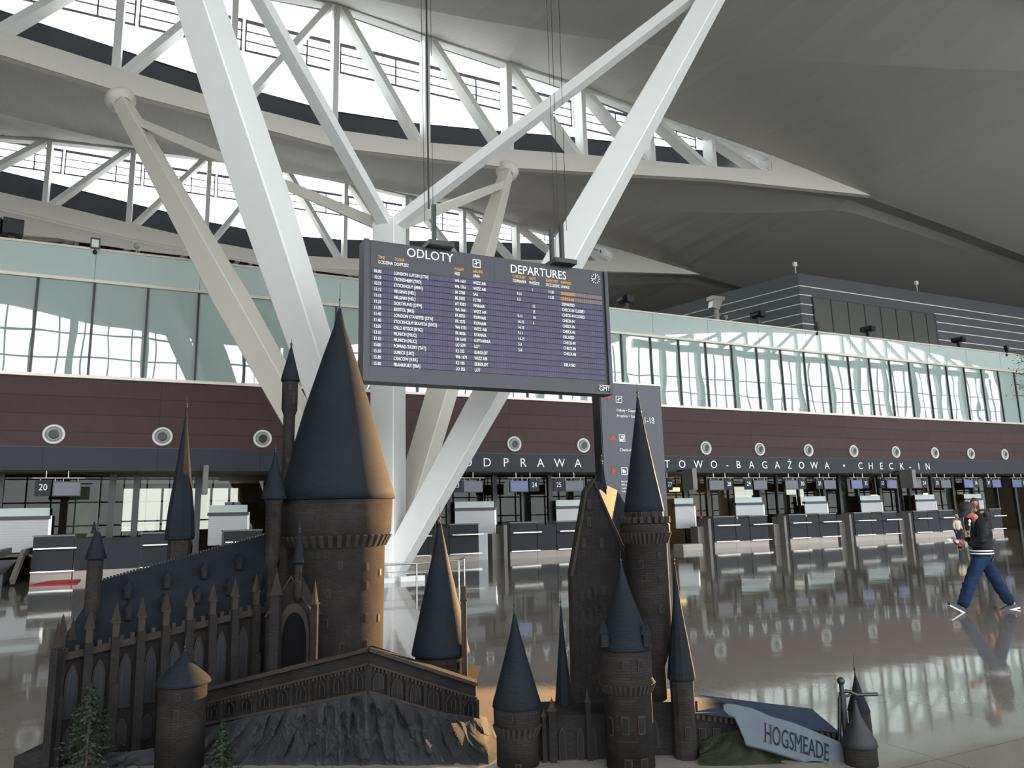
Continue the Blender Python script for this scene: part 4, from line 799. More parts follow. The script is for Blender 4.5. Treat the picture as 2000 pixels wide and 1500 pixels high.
# rear right tower, chimney, front turret
Tower(CL, 861, 6.5, [(1276, 50), (1290, 49), (1335, 48)], [(1022, 3), (1100, 19), (1180, 37), (1250, 52), (1270, 56), (1276, 57)], 990, 40, 'round_tower', wins=[(-25, 1295, 49, 5, 14), (5, 1293, 49, 5, 14), (40, 1295, 49, 5, 14)])
c_ = onD(906, 1200, 6.35); k_ = S_(906, 1200, 6.35)
MB().cbox((c_.x, c_.y, Zat(906, 1145, 6.35)/2), (10*k_, 10*k_, Zat(906, 1145, 6.35)), -YAW).cbox((c_.x, c_.y, Zat(906, 1172, 6.35)), (14*k_, 14*k_, .014), -YAW).build('chimney', TRIMS, CL)
Tower(CL, 358, 5.52, [(1334, 45), (1342, 44)], [(1272, 3), (1290, 15), (1326, 48), (1334, 51)], 1243, 36, 'front_turret', wins=[(-10, 1352, 44, 6, 12), (32, 1352, 44, 6, 12), (-12, 1385, 44, 6, 14)])
# low terrace at far left
T0_ = [onD(28, 1478, 5.45), onD(100, 1462, 5.5)]
MB().prism([dn(T0_[0]), dn(T0_[1]), T0_[1], T0_[0]], FH*.3).build('low_terrace', STONEB, CL)
# rock
def rock(root, tops, bots, name, m_, amp=.07, nu=60, nv=22, seed=0, strip=True):
    V = []; F = []
    def pl(L__, u):
        s_ = u*(len(L__)-1); i = min(int(s_), len(L__)-2); return L__[i].lerp(L__[i+1], s_-i)
    for j in range(nv+1):
        for i in range(nu+1):
            u, v = i/nu, j/nv; a, b_ = pl(tops, u), pl(bots, u); P = a.lerp(b_, v); out = (b_-a); out.z = 0; out = out.normalized() if out.length > .01 else -FH
            sl_ = (u-.55)*2.6; uu = (P.dot(RH))*3.2+v*sl_*-.9; q = Vector((uu*1.3, seed, P.z*2.2))
            vd = noise.voronoi(Vector((uu*2.6, seed, P.z*2.0)))[0]; s1 = min(vd[1]-vd[0], .35)/.35; s2 = noise.fractal(q*3, 1, 2.2, 5); s3 = noise.noise(Vector((uu*14, seed, P.z*3)))
            bul = min(1, v*5)*min(1, (1-v)*5+.25)
            P = P+out*((s1-.6)*amp*.9+s2*amp*.9+s3*amp*.25)*bul+Vector((0, 0, noise.noise(q*4)*amp*.4*bul))
            if j == nv: P.z = 0
            V.append(P)
    w = nu+1
    F = [(j*w+i, j*w+i+1, (j+1)*w+i+1, (j+1)*w+i) for j in range(nv) for i in range(nu)]
    bk_ = len(V); V += [p+FH*.5 for p in tops]; 
    return MB().add(V, F, False).build(name, m_, root)
bots = [onZ(x, y) for x, y in ((34, 1493), (120, 1494), (250, 1495), (330, 1495), (420, 1495), (520, 1495), (620, 1495), (720, 1495), (820, 1495), (900, 1495), (955, 1495), (985, 1470))]
tops_ = [onD(x, y, d) for x, y, d in ((40, 1480, 5.5), (120, 1474, 5.55), (250, 1468, 5.6), (300, 1462, 5.6), (395, 1424, 5.95), (500, 1396, 5.9), (620, 1372, 5.75), (720, 1352, 5.62), (820, 1385, 5.8), (928, 1400, 6.0), (940, 1400, 6.1), (950, 1400, 6.5))]
rock(CL, tops_, bots, 'rock_base', ROCK, .10, 300, 46, 1.3)
for x, y, r, lb in ((690, 1480, 26, 1), (780, 1452, 20, 2), (500, 1470, 22, 3), (880, 1475, 24, 4)): pass
# ------------------------------------------------------------------ second model castle
CC = onD(1220, 1400, 5.6); CR2 = thing('model_castle', 'second dark model castle with slender pointed towers right of the rock', 'castle', (CC.x, CC.y, 0))
Tower(CR2, 1010, 5.45, [(1378, 46), (1412, 45), (1416, 42), (1428, 41)], [(1197, 2), (1240, 11), (1300, 27), (1350, 41), (1370, 47), (1378, 48)], 1148, 36, 'round_tower', (1420, 41, 46, 26, 11), [(-15, 1390, 46, 6, 13), (35, 1392, 46, 6, 13), (0, 1490, 41, 9, 16)], label=None)
Tower(CR2, 1103, 5.82, [(1400, 22), (1420, 22)], [(1185, 1.5), (1250, 6), (1390, 20), (1402, 24)], 1152, 8, 'slender_tower', smooth=False)
def block(px0, px1, py, d, dep, name, m_=STONEB):
    a, b_ = onD(px0, py, d), onD(px1, py, d); b_.z = a.z; return MB().prism([dn(a), dn(b_), b_, a], FH*dep).build(name, m_, CR2)
blk = block(1052, 1185, 1398, 5.5, .4, 'chapel_block')
for x in (1070, 1100, 1135, 1160):
    f_ = MB().prism(arch(x-7, x+7, 1485, 1420, 5.5, .004), -FH*.008).build('window_frame', TRIMS, blk); MB().prism(arch(x-5, x+5, 1484, 1426, 5.5, .012), -FH*.004).build('pane', GLZ, f_)
pinnacle(CR2, 1078, 1362, 1388, 1420, 5.47, 7, toz=0); pinnacle(CR2, 1062, 1385, 1400, 1420, 5.46, 4, toz=0); pinnacle(CR2, 1148, 1340, 1370, 1410, 5.48, 5, toz=0)
# keep: tall gabled block
kd = 5.82
KP = [onD(x, y, kd) for x, y in ((1119, 1300), (1117, 1125), (1142, 958), (1160, 935), (1236, 1120), (1238, 1300))]; KP[0].z = KP[-1].z = 0
KP[2] = onD(1146, 955, kd); kp = MB().prism(KP, FH*.45).build('gabled_keep', STONEB, CR2)
MB().prism([KP[1]-RH*.012, KP[1]+RH*.012, KP[2]+RH*.008, KP[2]-RH*.008], -FH*.02).prism([KP[2], KP[3], KP[3]-Vector((0, 0, .03)), KP[2]-Vector((0, 0, .03))], -FH*.02).prism([KP[3], KP[4]+RH*.012, KP[4]-RH*.012, KP[3]-RH*.012], -FH*.02).build('gable_coping', TRIMS, kp)
rr = [onD(1150, 950, kd+.25), onD(1206, 958, kd+.45), onD(1232, 1005, kd+.45), onD(1245, 1125, kd+.3)]
MB().prism([KP[3]+FH*.03, rr[1], rr[2], rr[3], onD(1190, 1125, kd+.2)], FH*.12).build('keep_roof', SLATE, CR2)
for x, y in ((1150, 985), (1150, 1020), (1140, 1060), (1175, 1060)): f_ = MB().cbox(onD(x, y, kd-.005), (.03, .02, .075), -YAW).build('window_frame', TRIMS, kp); MB().cbox(onD(x, y, kd-.017), (.016, .006, .06), -YAW).build('pane', GLZ, f_)
for j, y in enumerate((1165, 1200, 1235, 1270, 1310, 1350)):
    for i, x in enumerate((1137, 1150, 1163, 1178)):
        f_ = MB().cbox(onD(x+j*.6, y-i*4, kd-.005), (.022, .014, .062), -YAW).build('window_frame', TRIMS, kp); MB().cbox(onD(x+j*.6, y-i*4, kd-.013), (.014, .006, .05), -YAW).build('pane', GLZ, f_)
Tower(CR2, 1178, kd+.2, [(952, 7), (985, 7)], [(905, .8), (945, 7), (953, 9)], 888, 8, 'slim_turret', toz=None, smooth=False)
# tall round tower with crown
tw = Tower(CR2, 1266, 5.67, [(996, 37), (1020, 38), (1024, 48), (1038, 48), (1058, 41), (1258, 40), (1268, 36), (1300, 24)], [(775, 2), (800, 5), (860, 15), (930, 27), (985, 37), (998, 39)], 745, 40, 'tall_tower', (1046, 41, 48, 34, 13), [(-30, 1012, 37, 8, 20), (0, 1012, 37, 8, 20), (30, 1012, 37, 8, 20), (35, 1085, 41, 6, 12), (35, 1130, 41, 6, 12), (30, 1185, 41, 6, 12), (-15, 1100, 41, 6, 12)], (1020, 46, 22, 12))
# front tower
Tower(CR2, 1223, 5.35, [(1264, 50), (1318, 50), (1322, 50), (1330, 53), (1338, 50), (1348, 46)], [(1102, 2), (1140, 12), (1200, 32), (1240, 46), (1258, 52), (1264, 54)], 1074, 44, 'round_tower', (1336, 47, 53, 34, 11), [(-12, 1290, 50, 8, 15), (32, 1290, 50, 8, 15), (-8, 1405, 46, 10, 26), (30, 1405, 46, 10, 26), (-45, 1410, 46, 6, 26), (-5, 1482, 46, 10, 20), (32, 1482, 46, 10, 20)])
for px in (1180, 1262):
    c_ = onD(px, 1250, 5.24); k_ = S_(px, 1250, 5.3)
    dm = MB().cbox(c_, (14*k_, .1, 22*k_), -YAW).build('dormer', STONEB, CR2); MB().lathe(Vector((c_.x, c_.y, 0)), [(12*k_, c_.z+11*k_), (.001, c_.z+40*k_)], 4, smooth=False).build('dormer_roof', SLATE, dm)
bl2 = block(1262, 1362, 1372, 5.55, .4, 'curtain_wall')
f_ = MB().prism(arch(1272, 1288, 1460, 1405, 5.55, .004), -FH*.01).build('window_frame', TRIMS, bl2); MB().prism(arch(1275, 1285, 1458, 1410, 5.55, .015), -FH*.004).build('pane', GLZ, f_)
Tower(CR2, 1331, 5.49, [(1322, 24), (1330, 23)], [(1102, 1.5), (1180, 8), (1310, 26), (1320, 27), (1324, 27)], 1072, 12, 'slender_tower', wins=[(10, 1345, 23, 5, 10), (15, 1425, 23, 8, 18)], smooth=False)
# low hall with slate roof running to the right
h0, h1, h2, h3 = onD(1356, 1392, 5.48), onD(1642, 1432, 5.48), onD(1358, 1356, 5.7), onD(1585, 1384, 5.7)
lw = MB().prism([dn(h0), dn(h1), h1, h0], FH*.5).build('low_hall', STONEB, CR2)
bk0, bk1 = h0+FH*.5, h1+FH*.5
MB().add([h0-FH*.015, h1-FH*.015, h3, h2, bk0, bk1], [(0, 1, 3, 2), (4, 2, 3, 5), (1, 5, 3), (0, 2, 4)]).build('hall_roof', mat('blue_slate_low_roof', (32, 42, 56), .8, spec=.2, noise_amt=.2, noise_scale=6), lw)
mb_ = MB()
for i in range(26): P = h0.lerp(h1, (i+.5)/26)-Vector((0, 0, .02)); mb_.cbox(P-FH*.012, (.022, .02, .03), -YAW)
mb_.build('small_corbels', TRIMS, lw)
for x in (1372, 1400): f_ = MB().cbox(onD(x, 1432, 5.47), (.05, .012, .07), -YAW).build('window_frame', TRIMS, lw); MB().cbox(onD(x, 1432, 5.46), (.03, .012, .05), -YAW).build('pane', GLZ, f_)
Tower(CR2, 1680, 5.67, [(1387, 20), (1440, 21)], [(1318, 1.5), (1350, 9), (1380, 19), (1388, 21)], 1278, 20, 'round_tower')
Tower(CR2, 1680, 5.27, [(1452, 31), (1485, 31)], [(1372, 2), (1400, 9), (1445, 32), (1455, 34)], 1360, 28, 'round_tower', rm=mat('near_black_slate', (18, 22, 28), .7))
bots = [onZ(x, y) for x, y in ((1366, 1495), (1400, 1496), (1450, 1495), (1490, 1493), (1560, 1490), (1640, 1490))]
tops_ = [onD(x, y, d) for x, y, d in ((1368, 1450, 5.46), (1395, 1436, 5.45), (1440, 1425, 5.45), (1500, 1455, 5.46), (1560, 1470, 5.46), (1640, 1480, 5.46))]
rock(CR2, tops_, bots, 'rock_base', MOSS, .05, 90, 24, 4.2)
# ------------------------------------------------------------------ pointing sign
sg = thing('pointing_sign', 'grey board sign with dark serif name hanging from a black post', 'sign', dn(onD(1658, 1490, 5.34)))
sd_ = 5.33
outl = [(1413, 1378), (1418, 1375), (1434, 1376), (1470, 1384), (1506, 1400), (1551, 1413), (1596, 1431), (1646, 1452), (1648, 1497), (1596, 1497), (1560, 1484), (1500, 1465), (1457, 1454), (1452, 1440), (1443, 1418), (1434, 1400), (1424, 1396), (1414, 1388)]
MB().prism([onD(x, y, sd_) for x, y in outl], FH*.025).build('board', mat('weathered_grey_board', (74, 82, 90), .8, noise_amt=.2, noise_scale=8), sg)
MB().prism([onD(x, y+(3 if y > 1395 else -1), sd_+.006) for x, y in outl], FH*.012).build('board_edge', IRON, sg)
SERIF = mat('dark_sign_lettering', (26, 30, 36), .7)
V, Fc = text_geo('HOGSMEADE'); x0 = min(v[0] for v in V); wd = max(v[0] for v in V)-x0
tm_ = MB(); pts_ = []
for v in V:
    u = (v[0]-x0)/wd; w_ = v[1]/CAP; X_ = 1494+(1619-1494)*u; yb = 1449+(1487-1449)*u; yt_ = 1412+(1454-1412)*u
    pts_.append(onD(X_, yb+(yt_-yb)*w_, sd_-.004-abs(v[2])*.3))
tm_.add(pts_, Fc); sr = MB()
def sgpt(u, w_): yb = 1449+38*u; yt_ = 1412+42*u; return onD(1494+125*u, yb+(yt_-yb)*w_, sd_-.006)
sx_ = 0; adv = {}
for i, ch in enumerate('HOGSMEADE'):
    Vp = text_geo('HOGSMEADE'[:i]+ch)[0]; pre = max([v[0] for v in text_geo('HOGSMEADE'[:i])[0]]) if i else x0-.06
    xs_ = [v[0] for v in Vp if v[0] > pre+.01]; l_, r_ = min(xs_), max(xs_)
    ends = {'H': [(l_, 0), (l_, 1), (r_, 0), (r_, 1)], 'M': [(l_, 0), (l_, 1), (r_, 0), (r_, 1)], 'E': [(l_, 0), (l_, 1)], 'A': [(l_+.02, 0), (r_-.02, 0)], 'D': [(l_, 0), (l_, 1)]}.get(ch, [])
    for ex_, ey in ends:
        c0_ = (ex_+(.04 if ex_ < (l_+r_)/2 else -.04)-x0)/wd; e_ = .018
        yy = (0, .045) if ey == 0 else (.955, 1); tm_.prism([sgpt(c0_-e_, yy[0]), sgpt(c0_+e_, yy[0]), sgpt(c0_+e_, yy[1]), sgpt(c0_-e_, yy[1])], FH*.006)
    if ch == 'E':
        for ey in (0, 1): cr0 = (r_-x0)/wd; yy = (0, .16) if ey == 0 else (.84, 1); tm_.prism([sgpt(cr0-.008, yy[0]), sgpt(cr0+.003, yy[0]), sgpt(cr0+.003, yy[1]), sgpt(cr0-.008, yy[1])], FH*.006)
tm_.build('lettering', SERIF, sg)
P0_, P1_ = dn(onD(1658, 1490, sd_+.02)), onD(1656, 1352, sd_+.02)
bn = MB().cyl(P0_, Vector((P0_.x, P0_.y, P1_.z)), .022, n=12).ball(Vector((P0_.x, P0_.y, Zat(1664, 1331, sd_))), .026, n=12).cyl(Vector((P0_.x, P0_.y, P1_.z)), Vector((P0_.x, P0_.y, Zat(1664, 1335, sd_))), .014, n=8)
bn.build('post', BLACK, sg)
MB().tube([onD(x, y, sd_+.02) for x, y in ((1640, 1450), (1640, 1362), (1644, 1350), (1658, 1350), (1672, 1357), (1714, 1356))], .012).cyl(onD(1640, 1366, sd_+.02), onD(1662, 1356, sd_+.02), .008).build('bracket', BLACK, sg)
# ------------------------------------------------------------------ greenery
LEAF = mat('dark_green_needles', (24, 34, 20), .8, noise_amt=.4, noise_scale=9); LEAF2 = mat('green_leaves', (70, 88, 46), .7, noise_amt=.35, noise_scale=9); BARK = mat('bark', (70, 56, 44), .9)
def conifer(px, pyb, pyt, d, hw, lb, n=260):
    k = S_(px, pyb, d); c = onD(px, pyb, d); c.z = 0; H_ = Zat(px, pyt, d)
    t = thing('conifer', lb, 'tree', (c.x, c.y, 0)); MB().cyl(c, c+Vector((0, 0, H_)), .012, .002, 6).build('trunk', BARK, t)
    f = MB(); rg = random.Random(int(px))
    for i in range(n):
        h = (i/n)**.8*H_*.97+.01; a = rg.random()*2*PI; L__ = hw*k*(1-h/H_)**.8*(.6+.5*rg.random()); p = c+Vector((0, 0, h)); dr = Vector((math.cos(a), math.sin(a), .1-.25*rg.random()))
        for j in range(7):
            q = p+dr*L__*(j+1)/7; s_ = .012+.01*rg.random(); e = Vector((rg.uniform(-1, 1), rg.uniform(-1, 1), rg.uniform(-.6, .6))).normalized()
            f.quad(q-e*s_, q+dr.cross(e)*s_*.5, q+e*s_, q-dr.cross(e)*s_*.5)
    tag(f.build('needles', LEAF, t), kind='stuff')
conifer(168, 1490, 1335, 5.4, 75, 'young dark conifer in front of the castle hall at lower left')
conifer(432, 1494, 1412, 5.36, 38, 'small dark green bush at the left foot of the rock', 160)
tp = Vector((24.3, 12.3, 0)); t = thing('indoor_tree', 'leafy green tree reaching in at the right edge of the picture', 'tree', tp)
tc0 = onY(2016, 742, 12.3); tp = Vector((tc0.x, 12.3, 0)); t.location = tp; ORG[t.name] = tp
MB().lathe(tp, [(.001, 0), (.4, 0), (.5, .6), (.45, .6), (.43, .5), (.001, .5)], 24).build('planter', STONEGREY, t)
tk = MB().cyl(tp+Vector((0, 0, .5)), tp+Vector((.05, 0, tc0.z)), .07, .03, 8); f = MB(); rg = random.Random(5)
for b_ in range(26):
    a = rg.random()*2*PI; z0 = tc0.z-.6+rg.random()*1.3; p = tp+Vector((.03, 0, z0)); e = p+Vector((math.cos(a)*.55, math.sin(a)*.55, .25*rg.uniform(-.6, 1))); tk.cyl(p, e, .012, .004, 5)
    for j in range(26):
        q = p.lerp(e, .3+.75*rg.random())+Vector((rg.gauss(0, .07), rg.gauss(0, .07), rg.gauss(0, .07))); u = Vector((rg.gauss(0, 1), rg.gauss(0, 1), rg.gauss(0, .6))).normalized(); w_ = u.cross(ZV).normalized()
        f.quad(q, q+u*.045+w_*.018, q+u*.09, q+u*.045-w_*.018)
tk.build('trunk', BARK, t); tag(f.build('leaves', LEAF2, t), kind='stuff')
# ------------------------------------------------------------------ people
SKIN = mat('skin', (176, 104, 86), .6); HAIR = mat('dark_brown_hair', (44, 30, 24), .7); BLOND = mat('blond_hair', (200, 176, 150), .7)
JKT = mat('black_jacket', (14, 15, 17), .7, spec=.3, noise_amt=.2, noise_scale=12, bump=.3); JEANS = mat('blue_jeans', (24, 42, 68), .9, spec=.2, noise_amt=.55, noise_scale=7, bump=.3); SHOE = mat('grey_shoe', (60, 62, 70), .7); SOLE = mat('white_sole', (225, 225, 220), .6)
CAPM = mat('black_cap', (20, 20, 23), .7)
def skin_mesh(name, m_, parent, nodes, edges, sub=2, label=None):
    """nodes: name -> (point, rx, ry); one continuous skinned surface"""
    og = ORG[parent.name]; keys = list(nodes); me = bpy.data.meshes.new(name)
    me.from_pydata([Vector(nodes[k][0])-og for k in keys], [(keys.index(a), keys.index(b)) for a, b in edges], [])
    o = bpy.data.objects.new(name, me); COL.objects.link(o); md = o.modifiers.new('Skin', 'SKIN'); md.use_smooth_shade = True; md.branch_smoothing = .6
    sv = me.skin_vertices[0].data
    for i, k in enumerate(keys): sv[i].radius = (nodes[k][1], nodes[k][2] if len(nodes[k]) > 2 else nodes[k][1]); sv[i].use_root = (i == 0)
    s = o.modifiers.new('Sub', 'SUBSURF'); s.levels = s.render_levels = sub
    e = o.evaluated_get(bpy.context.evaluated_depsgraph_get()); nm = bpy.data.meshes.new_from_object(e)
    bpy.data.objects.remove(o); nm.name = name; nm.materials.clear(); nm.materials.append(m_)
    o = bpy.data.objects.new(name, nm); COL.objects.link(o); o.parent = parent; ORG[o.name] = og
    if label: o['label'] = label
    return o
def sculpt_head(t, c, fwd, up, s, hair, cap=None, capm=None):
    """head with brow, eye sockets, nose, mouth, chin and ears; fwd = where the face looks"""
    side = fwd.cross(up).normalized(); V = []; F = []; nu, nv = 28, 20
    for j in range(nv+1):
        ph = PI*j/nv
        for i in range(nu):
            th = 2*PI*i/nu; x = math.sin(ph)*math.cos(th); y = math.sin(ph)*math.sin(th); z = math.cos(ph)
            fr = max(0, x); w = .78 if z > -.1 else .78-.24*(-z-.1); X = x*(.98 if x < 0 else .92); Y = y*w; Z = z*1.14
            if z < -.3: X += .10*fr; X *= (1 if x > 0 else .82)
            n_ = math.exp(-((y/.16)**2))*math.exp(-(((z+.12)/.2)**2)); X += .30*n_*(x > 0)*math.exp(-((min(0, z+.28))/.1)**2)
            X -= .10*fr*math.exp(-(((abs(y)-.33)/.14)**2))*math.exp(-(((z-.05)/.12)**2)); X += .05*fr*math.exp(-(((z-.24)/.09)**2)); X -= .05*fr*math.exp(-(((z+.52)/.05)**2))*math.exp(-((y/.3)**2)); X += .07*fr*math.exp(-(((z+.82)/.14)**2))
            V.append(c+(fwd*X+side*Y+up*Z)*s)
    F = [(j*nu+i, j*nu+(i+1) % nu, (j+1)*nu+(i+1) % nu, (j+1)*nu+i) for j in range(nv) for i in range(nu)]
    hd_ = MB().add(V, F, True)
    for q in (-1, 1): hd_.ball(c+side*q*s*.78+up*s*.0-fwd*s*.05, s*.2, (.6, .6, 1.1), 8)
    h = hd_.build('head', SKIN, t)
    e = MB()
    for q in (-1, 1): e.ball(c+fwd*s*.80+side*q*s*.30+up*s*.05, s*.085, n=8)
    e.build('eyes', mat('eye_white', (225, 225, 220), .3) if 'eye_white' not in MATS else MATS['eye_white'], h)
    e = MB().beam(c+fwd*s*.885-up*s*.56-side*s*.2, c+fwd*s*.885-up*s*.56+side*s*.2, s*.07, s*.06); e.build('mouth', mat('lips', (160, 82, 78), .5) if 'lips' not in MATS else MATS['lips'], h)
    hv = MB(); V = []
    for j in range(11):
        ph = PI*.62*j/10
        for i in range(24):
            th = 2*PI*i/24; x = math.sin(ph)*math.cos(th); y = math.sin(ph)*math.sin(th); z = math.cos(ph); lim = 1 if x < .15 else .62
            zz = max(z, .30) if x > .15 else z; V.append(c+(fwd*(x*1.02-.03)+side*y*.86+up*zz*1.2)*s)
    hv.add(V, [(j*24+i, j*24+(i+1) % 24, (j+1)*24+(i+1) % 24, (j+1)*24+i) for j in range(10) for i in range(24)], True); hv.build('hair', hair, t)
    return h
def hand(t, wrist, dirn, palm_n, s, curl=.5):
    """palm, four bent fingers and a side thumb, one skinned surface"""
    dirn = dirn.normalized(); pn = (palm_n-dirn*palm_n.dot(dirn)).normalized(); sd2 = dirn.cross(pn)
    nd_ = {'w': (wrist, .028*s, .02*s), 'p': (wrist+dirn*.05*s, .034*s, .014*s)}; ed = [('w', 'p')]
    for i, (o_, l_) in enumerate(((-.030, .072), (-.010, .082), (.010, .076), (.029, .06))):
        b_ = wrist+dirn*.088*s+sd2*o_*s; a1_ = b_+(dirn*math.cos(curl)+pn*math.sin(curl))*l_*.5*s; a2_ = a1_+(dirn*math.cos(curl*2.2)+pn*math.sin(curl*2.2))*l_*.5*s
        nd_['b%d' % i] = (b_, .0095*s); nd_['m%d' % i] = (a1_, .0085*s); nd_['t%d' % i] = (a2_, .007*s); ed += [('p', 'b%d' % i), ('b%d' % i, 'm%d' % i), ('m%d' % i, 't%d' % i)]
    b_ = wrist+dirn*.03*s-sd2*.034*s; nd_['h0'] = (b_, .012*s); nd_['h1'] = (b_+(dirn*.7-sd2*.5+pn*.4).normalized()*.035*s, .0105*s); nd_['h2'] = (b_+(dirn*.9-sd2*.3+pn*.6).normalized()*.066*s, .008*s)
    ed += [('w', 'h0'), ('h0', 'h1'), ('h1', 'h2')]
    return skin_mesh('hand', SKIN, t, nd_, ed, 1)
def jp(px, py, d): return onD(px, py, d)
# the walking man
D = 12.35; base = onZ(1905, 1197); base = Vector((base.x, base.y, 0))
man = thing('person', 'man in black cap and jacket and blue jeans striding left, reading a paper', 'person', base)
J = {'wst': (jp(1918, 1076, D), .15, .14), 'pel': (jp(1917, 1090, D), .165, .14), 'hipf': (jp(1910, 1100, D-.08), .125), 'kneef': (jp(1893, 1143, D-.1), .10), 'calff': (jp(1885, 1168, D-.1), .095), 'ankf': (jp(1878, 1189, D-.1), .10),
     'hipb': (jp(1925, 1097, D+.08), .115), 'kneeb': (jp(1950, 1141, D+.1), .098), 'calfb': (jp(1965, 1164, D+.1), .09), 'ankb': (jp(1978, 1182, D+.1), .095)}
for k_ in J: J[k_] = tuple(J[k_])
jn = skin_mesh('jeans', JEANS, man, J, [('pel', 'wst'), ('pel', 'hipf'), ('hipf', 'kneef'), ('kneef', 'calff'), ('calff', 'ankf'), ('pel', 'hipb'), ('hipb', 'kneeb'), ('kneeb', 'calfb'), ('calfb', 'ankb')], 3)
for v in jn.data.vertices:                    # folds in the cloth
    q = v.co; f_ = noise.noise(Vector((q.x*5, q.y*5, q.z*16)))*.5+noise.noise(Vector((q.x*9, q.y*9, q.z*34)))*.5; v.co = q+v.normal*f_*.028
J = {'pel': (jp(1918, 1084, D), .09), 'ch': (jp(1918, 1040, D), .12), 'nk': (jp(1905, 1012, D), .06), 'hd': (jp(1897, 1003, D), .055), 'sf': (jp(1918, 1024, D-.19), .05), 'ef': (jp(1917, 1058, D-.25), .04), 'wf': (jp(1888, 1064, D-.14), .03), 'sb': (jp(1913, 1024, D+.19), .05), 'eb': (jp(1905, 1055, D+.24), .04), 'wb': (jp(1877, 1057, D+.1), .03),
     'hf': (jp(1910, 1097, D-.08), .08), 'kf': (jp(1892, 1143, D-.1), .055), 'af': (jp(1878, 1190, D-.1), .04), 'ff': (jp(1866, 1190, D-.1), .035), 'hb': (jp(1925, 1097, D+.08), .08), 'kb': (jp(1951, 1141, D+.1), .055), 'ab': (jp(1982, 1184, D+.1), .04), 'fb': (jp(1968, 1191, D+.1), .03)}
skin_mesh('body', SKIN, man, J, [('pel', 'ch'), ('ch', 'nk'), ('nk', 'hd'), ('ch', 'sf'), ('sf', 'ef'), ('ef', 'wf'), ('ch', 'sb'), ('sb', 'eb'), ('eb', 'wb'), ('pel', 'hf'), ('hf', 'kf'), ('kf', 'af'), ('af', 'ff'), ('pel', 'hb'), ('hb', 'kb'), ('kb', 'ab'), ('ab', 'fb')])
J = {'hem': (jp(1917, 1084, D), .15, .16), 'waist': (jp(1919, 1064, D), .175, .2), 'ch': (jp(1921, 1036, D), .18, .22), 'up': (jp(1913, 1018, D), .12, .15), 'nk': (jp(1904, 1010, D), .085),
     'sf': (jp(1919, 1025, D-.2), .10), 'mf': (jp(1921, 1042, D-.27), .095), 'ef': (jp(1917, 1059, D-.28), .085), 'wf': (jp(1890, 1064, D-.16), .055), 'sb': (jp(1913, 1025, D+.2), .09), 'eb': (jp(1905, 1056, D+.26), .075), 'wb': (jp(1880, 1057, D+.12), .055)}
jk = skin_mesh('jacket', JKT, man, J, [('ch', 'waist'), ('waist', 'hem'), ('ch', 'up'), ('up', 'nk'), ('ch', 'sf'), ('sf', 'mf'), ('mf', 'ef'), ('ef', 'wf'), ('ch', 'sb'), ('sb', 'eb'), ('eb', 'wb')], 3)
hc = jp(1917, 1079, D); rb = MB()
for i in range(4): MB().lathe(hc+Vector((0, 0, -.045+.022*i)), [(.166, 0), (.174, .008), (.172, .016), (.166, .021)], 28).build('striped_hem', LETTER if i % 2 else JKT, jk)
for v in jk.data.vertices:
    q = v.co; f_ = noise.noise(Vector((q.x*7, q.y*7, q.z*12)))*.6+noise.noise(Vector((q.x*15, q.y*15, q.z*26)))*.4; v.co = q+v.normal*f_*.03
MB().lathe(jp(1885, 1064, D-.14), [(.05, -.03), (.056, 0), (.05, .03)], 16, RH).build('cuff', mat('grey_knit', (150, 150, 152), .8), jk)
MB().ball(jp(1894, 1018, D-.17), .03, (1, .4, 1)).ball(jp(1893.5, 1024.5, D-.18), .024, (1, .4, .8)).build('chest_badge', LETTER, jk)
MB().tube([jp(1938, 1066, D-.1), jp(1942, 1078, D-.1), jp(1941, 1088, D-.1), jp(1937, 1096, D-.1)], .013, 6).build('strap', BLACK, jk)
for (hx, hy, tx, ty, dd, mx_) in ((1884, 1199, 1853, 1183, -.1, -.55), (1990, 1187, 1955, 1196, .1, .2)):
    a_ = jp(hx, hy, D+dd); b2 = jp(tx, ty, D+dd); ax = (b2-a_); 
    so_ = MB().beam(a_+ax*.02+Vector((0, 0, .008)), b2+Vector((0, 0, .008)), .09, .025, .085, .022); sh_ = MB().beam(a_+ax*.04+Vector((0, 0, .05)), a_+ax*.5+Vector((0, 0, .05)), .085, .085, .09, .07, bev=.3).beam(a_+ax*.5+Vector((0, 0, .048)), b2-ax*.02+Vector((0, 0, .03)), .09, .07, .07, .035, bev=.3)
    s1 = sh_.build('shoe', SHOE, man); so_.build('sole', SOLE, s1)
left = -RH; fw = (left*.80-ZV*.50-FH*.22).normalized(); upv = (ZV-fw*ZV.dot(fw)).normalized()
hc = jp(1889, 997, D); s = .112; sculpt_head(man, hc, fw, upv, s, HAIR)
side = fw.cross(upv); V = []
for j in range(9):
    ph = PI*.5*j/8
    for i in range(28):
        th = 2*PI*i/28; V.append(hc+upv*s*.28+(fw*(math.sin(ph)*math.cos(th)*1.10-.05)+side*math.sin(ph)*math.sin(th)*.95+upv*math.cos(ph)*1.05)*s)
cp_ = MB().add(V, [(j*28+i, j*28+(i+1) % 28, (j+1)*28+(i+1) % 28, (j+1)*28+i) for j in range(8) for i in range(28)], True).build('cap', CAPM, man)
V = []
for r_ in (0, 1):
    for i in range(11):
        th = -PI*.42+PI*.84*i/10; e = 1 if r_ == 0 else 1.0+.72*math.cos(th)**.8
        V.append(hc+upv*s*(.34-.50*r_)+(fw*math.cos(th)*1.06*e+side*math.sin(th)*.92*(1 if r_ == 0 else 1.02))*s)
V += [v+upv*.016 for v in V]
MB().add(V, [(i, i+1, i+12, i+11) for i in range(10)]+[(i+22, i+23, i+34, i+33) for i in range(10)]+[(i+11, i+12, i+34, i+33) for i in range(10)]).build('cap_brim', CAPM, cp_)
